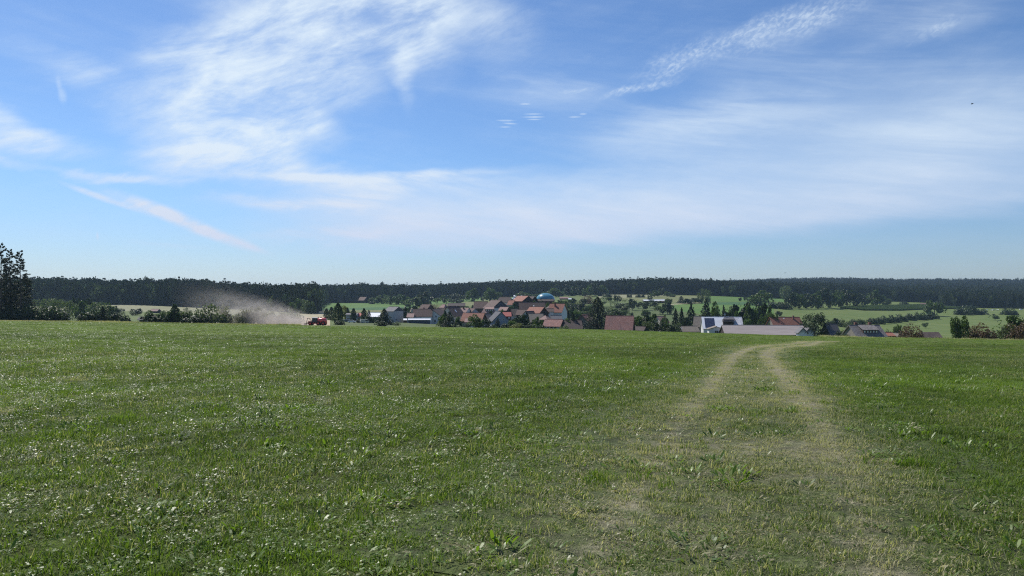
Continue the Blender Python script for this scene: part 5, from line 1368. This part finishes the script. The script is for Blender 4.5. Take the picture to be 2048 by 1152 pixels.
scatter('maize', [maize_proto(1), maize_proto(2)], np.stack([xs_, ys_, ground(xs_, ys_)], 1), np.stack([np.zeros(n), np.zeros(n), rng.uniform(0, 6.28, n)], 1), np.stack([np.full(n, 1.8), np.full(n, 1.8), hh], 1), rng.integers(0, 2, n), {'tone': rng.uniform(0, .4, n)}, 'field of standing maize with dark front edge on the right slope')

# ---- wrapped bales by the right wood
BALE = plain('pale_green_wrap', (0.55, 0.62, 0.58), .35, .1, 1, None, .5)
bp = MB().lathe([(.55, -.62), (.62, -.56), (.62, .56), (.55, .62)], (0, 0, .6), 'x', 12).mesh('wrapped_bale', BALE, True)
for i in range(9):
    u_ = 1973 + i * 1.9 + (6 if i > 1 else 0) + (3 if i > 5 else 0); Y = 1160.0 + (i % 2) * 2; X = at(u_, Y); b_ = link('wrapped_bale', bp, None, (X, Y, gz(X, Y)), .2 * i, (1.3, 1.3, 1.3))
    meta(b_, 'pale wrapped bale in the row before the right-hand wood', 'bale', 'wrapped bales in a row before the right wood')

# ------------------------------------------------------------------ parked cars
TYRE = plain('tyre', (0.025, 0.025, 0.025), .85, .2, 4); RIM = METAL
def paint(name, c): return plain(name, c, .25, .05, 1, None, .6)
def wheel(m, x, y, r, w): m.lathe([(r * .8, -w / 2), (r, -w / 2 * .8), (r, w / 2 * .8), (r * .8, w / 2)], (x, y, r), 'y', 14)
def car(u, Y, rot, pm_, label, name='parked_car', van=False):
    X = at(u, Y); o = empty(name, (X, Y, gz(X, Y)), R(rot)); meta(o, label, 'van' if van else 'car', 'cars parked behind the far meadow edge')
    if van: pr = [(-2.2, .35), (2.2, .35), (2.25, .9), (2.0, 1.15), (1.5, 1.95), (-2.15, 2.0), (-2.25, 1.0)]
    else: pr = [(-2.1, .32), (2.1, .32), (2.15, .62), (2.05, .80), (1.05, .92), (.45, 1.38), (-.9, 1.42), (-1.75, .98), (-2.1, .92)]
    n = len(pr); m = MB(); hw = .86
    m.poly([(a, -hw, b) for a, b in pr] + [(a, hw, b) for a, b in pr], [tuple(range(n)), tuple(range(n, 2 * n))[::-1]] + [(i, i + n, (i + 1) % n + n, (i + 1) % n) for i in range(n)]); m.build('body', pm_, o)
    for s in (-1, 1):
        g = MB(); ys = (s * hw, s * (hw + .012)); y0, y1 = min(ys) + .002 * s, max(ys) + .002 * s
        q = [(1.0, .95), (.42, 1.32), (-.85, 1.35), (-1.5, 1.0)] if not van else [(1.85, 1.2), (1.4, 1.8), (.2, 1.8), (.2, 1.2)]
        g.poly([(a, y0, b) for a, b in q] + [(a, y1, b) for a, b in q], [(0, 1, 2, 3), (7, 6, 5, 4), (0, 4, 5, 1), (1, 5, 6, 2), (2, 6, 7, 3), (3, 7, 4, 0)]); g.build('side_window', GLASS, o)
        for x_ in (1.3, -1.3):
            w_ = MB(); wheel(w_, x_, s * .78, .33, .22); wo = w_.build('wheel', TYRE, o); r_ = MB(); r_.lathe([(.2, -.02), (.2, .02)], (x_, s * .9, .33), 'y', 10); r_.build('rim', RIM, wo)
    ws = MB(); a, b = ((1.07, .93), (.47, 1.37)) if not van else ((2.0, 1.2), (1.53, 1.92))
    ws.poly([(a[0] + .01, -.75, a[1]), (a[0] + .01, .75, a[1]), (b[0] + .01, .7, b[1]), (b[0] + .01, -.7, b[1]), (a[0] - .02, -.75, a[1]), (a[0] - .02, .75, a[1]), (b[0] - .02, .7, b[1]), (b[0] - .02, -.7, b[1])], [(0, 1, 2, 3), (7, 6, 5, 4), (0, 4, 5, 1), (2, 6, 7, 3)]).build('windscreen', GLASS, o)
BLUE = paint('dark_blue_paint', (0.04, 0.07, 0.13)); GREYP = paint('grey_paint', (0.16, 0.18, 0.20)); WHITEP = paint('white_paint', (0.78, 0.78, 0.78)); BLACKP = paint('black_paint', (0.02, 0.02, 0.025))
car(688, 402, 5, GREYP, 'grey car parked left of the dark blue one, behind the slim trees')
car(697, 398, 4, BLUE, 'dark blue car parked behind the slim trees')
car(704, 380, 8, WHITEP, 'white car at the left end of the front parked row')
car(713, 384, 170, BLACKP, 'black car between the white car and the beige van')
car(722, 384, 5, BLUE, 'second dark blue car, right next to the beige van')
car(729, 378, 30, paint('beige_paint', (0.52, 0.47, 0.38)), 'beige box van parked at the thin conifer', 'parked_van', True)
car(781, 360, 5, BLACKP, 'dark car in the shade right of the pyramid-shaped tree')
car(974, 300, 10, BLACKP, 'dark car on the pale lane by the red-roofed farmhouse')
car(2042, 1180, 8, WHITEP, 'white vehicle at the far wood edge by the right picture border', 'parked_van', True)

# ------------------------------------------------------------------ red field machine raising the dust
REDP = paint('red_paint', (0.50, 0.03, 0.035)); REDH = paint('faded_red_paint', (0.60, 0.09, 0.09)); DKM = plain('dark_machine_metal', (0.035, 0.03, 0.035), .6, .3, 2)
MY = 262.0; MX = at(633, MY); mz0 = gz(MX, MY)
o = empty('field_machine', (MX, MY, mz0), R(-3)); meta(o, 'red farm machine with white-roofed cab and big tank, trailing dust', 'farm machine')
MB().box(-2.9, 3.6, -.9, .9, .62, 1.0).build('chassis', REDP, o)
tk = MB(); tk.lathe([(.15, .55), (.75, .62), (.98, .95), (1.02, 2.2), (.95, 3.3), (.7, 3.62), (.15, 3.7)], (0, 0, 1.75), 'x', 18); tk.build('tank', REDH, o, True)
MB().box(.35, 3.55, -1.06, 1.06, .85, 1.45).build('side_panel', REDP, o)
MB().lathe([(.3, 2.6), (.34, 2.72), (.3, 2.95)], (1.6, 0, 0), 'z', 12).build('filler_cap', REDP, o)
MB().poly([(-1.55, -.8, 1.0), (.35, -.8, 1.0), (.35, .8, 1.0), (-1.55, .8, 1.0), (-1.35, -.72, 2.62), (.2, -.72, 2.62), (.2, .72, 2.62), (-1.35, .72, 2.62)], [(3, 2, 1, 0), (4, 5, 6, 7), (0, 1, 5, 4), (1, 2, 6, 5), (2, 3, 7, 6), (3, 0, 4, 7)]).build('cab', DKM, o)
for s in (-1, 1):
    for a, b in ((-1.42, -.68), (-.58, .22)):
        y_ = s * .80
        MB().poly([(a, y_, 1.3), (b, y_, 1.3), (b - .03, y_ - s * .05, 2.45), (a + .08, y_ - s * .05, 2.45), (a, y_ - s * .04, 1.3), (b, y_ - s * .04, 1.3), (b - .03, y_ - s * .09, 2.45), (a + .08, y_ - s * .09, 2.45)], [(0, 1, 2, 3), (7, 6, 5, 4), (0, 4, 5, 1), (2, 6, 7, 3)]).build('cab_window', GLASS, o)
MB().box(-1.55, .4, -.9, .9, 2.64, 2.86).build('cab_roof', WHITEP, o)
MB().box(-2.8, -1.55, -.7, .7, 1.0, 1.55).build('rear_deck', REDP, o)
for x_, r_ in ((-1.9, .72), (1.0, .78), (2.75, .78)):
    for s in (-1, 1):
        w_ = MB(); wheel(w_, x_, s * 1.0, r_, .5); wo = w_.build('wheel', TYRE, o); q = MB(); q.lathe([(r_ * .45, -.03), (r_ * .45, .03)], (x_, s * 1.27, r_), 'y', 12); q.build('rim', REDP, wo)
ar = MB(); ar.tube([(-1.7, -.5, 1.5), (-2.6, -.5, 2.55), (-3.3, -.5, 2.6)], .09, 5).tube([(-1.7, .5, 1.5), (-2.6, .5, 2.55), (-3.3, .5, 2.6)], .09, 5).tube([(-3.3, -.5, 2.6), (-3.3, .5, 2.6)], .08, 5)
ar.tube([(-3.3, 0, 2.6), (-3.6, 0, 1.2), (-3.75, 0, .3)], .10, 5).tube([(-2.9, 0, 1.0), (-3.6, 0, 1.2)], .09, 5).build('lift_arm', DKM, o)
tb = MB().box(-3.95, -3.65, -1.6, 1.6, .55, .75)
tb = tb.build('toolbar', DKM, o)
for i in range(9): MB().tube([(-3.8, -1.5 + i * .375, .6), (-4.0, -1.5 + i * .375, .3), (-3.85, -1.5 + i * .375, .02)], .035, 4).build('tine', DKM, tb)
MB().tube([(.55, .6, 2.4), (.55, .6, 3.1)], .07, 6).build('exhaust', DKM, o)

# ------------------------------------------------------------------ dust behind the machine
p0 = Vector((at(614, 262), 262.0, 0)); p1 = Vector((at(330, 285), 285.0, 0)); d = p1 - p0; Ld = d.length; ang = math.atan2(d.y, d.x)
zb = min(gz(p0.x, p0.y), gz(p1.x, p1.y)) - 1.0
HD = 21.0; WD = 14.0
vs = [(x_, y_, z_) for z_ in (0, HD) for x_, y_ in ((-1, -WD / 2), (Ld, -WD / 2), (Ld, WD / 2), (-1, WD / 2))]
db = MB(); db.poly(vs, [(3, 2, 1, 0), (4, 5, 6, 7), (0, 1, 5, 4), (1, 2, 6, 5), (2, 3, 7, 6), (3, 0, 4, 7)])
dmat, N, out = newmat('dust'); t = N.node('ShaderNodeTexCoord'); s = N.node('ShaderNodeSeparateXYZ'); N.link(t.outputs['Object'], s.inputs[0])
xf = N.math('DIVIDE', s.outputs[0], Ld, clamp=True)
nz = N.noise(N.scalev(t.outputs['Object'], (.17, .2, .26)), 1.0, 5, .6, 1.2)
wob = N.math('MULTIPLY', N.math('SUBTRACT', nz, .5), N.math('MULTIPLY_ADD', xf, 22.0, 9.0))
zz = N.math('ADD', s.outputs[2], wob)
zc = N.math('MULTIPLY_ADD', N.math('POWER', xf, .55), 14.0, 1.6)          # plume rises as it drifts
up = N.math('MULTIPLY_ADD', N.math('POWER', xf, .6), 5.0, 1.0)
top = N.ramp(N.math('DIVIDE', N.math('SUBTRACT', zz, zc), up), 1.0, -.6, 0, 1)
side = N.ramp(N.math('ABSOLUTE', s.outputs[1]), WD / 2, 1.0, 0, 1)
fade = N.math('MULTIPLY', N.ramp(xf, .98, .25, 0, 1), N.ramp(xf, 0.0, .03, 0, 1))
low = N.math('MULTIPLY_ADD', N.ramp(s.outputs[2], 9, 0, 0, 1), .9, .5)
dens = N.math('MULTIPLY', N.math('MULTIPLY', N.math('MULTIPLY', top, side), N.math('MULTIPLY', fade, low)), N.ramp(nz, .36, .60, .06, 1))
dens = N.math('MULTIPLY', dens, N.math('DIVIDE', .24, N.math('MULTIPLY_ADD', xf, 1.3, .6)))
pv = N.node('ShaderNodeVolumePrincipled'); pv.inputs['Color'].default_value = (.72, .67, .62, 1); pv.inputs['Anisotropy'].default_value = .2; N.link(dens, pv.inputs['Density']); N.link(pv.outputs[0], out.inputs['Volume'])
do = db.build('dust', dmat, None, False, (p0.x, p0.y, zb), ang); meta(do, 'cloud of tan dust drifting left behind the red machine', None, None, 'stuff')

# ------------------------------------------------------------------ haze over the valley
hz, N, out = newmat('haze'); pv = N.node('ShaderNodeVolumePrincipled'); pv.inputs['Color'].default_value = (.52, .72, 1.0, 1); pv.inputs['Density'].default_value = 0.00005; pv.inputs['Anisotropy'].default_value = .3
N.link(pv.outputs[0], out.inputs['Volume'])
HAZE = True
if HAZE:
    zmin = float(Zg[Yg < 4300].min()); zmin = min(zmin, float(Zg.min())) - 2.0
    ho = MB().box(-16000, 16000, -400, 9100, zmin, 84).build('haze', hz); meta(ho, 'thin blue air over the valley', None, None, 'stuff')

# ------------------------------------------------------------------ birds
BM = plain('bird_feathers', (0.03, 0.03, 0.035), .8, .2, 8)
for u_, v_, Y, w, lb_ in ((1944, 208, 140, .32, 'small dark bird high in the pale sky on the right'), (1570, 546, 260, .75, 'tiny dark bird gliding low over the wooded ridge')):
    pts = [(0, .25, 0), (0, -.3, 0), (-.12, 0, .03), (.12, 0, .03), (-w, -.08, .16), (w, -.08, .16), (-w * .5, .06, .14), (w * .5, .06, .14), (-.08, -.42, .0), (.08, -.42, .0), (0, 0, -.08)]
    b_ = MB().poly(pts, [(0, 2, 3), (2, 1, 3), (2, 6, 4), (2, 4, 1), (3, 5, 7), (3, 1, 5), (1, 8, 9), (0, 10, 2), (0, 3, 10), (10, 1, 2), (10, 3, 1)]).build('bird', BM, None, False, (at(u_, Y), Y, zat(v_, Y)), .5); meta(b_, lb_, 'bird')
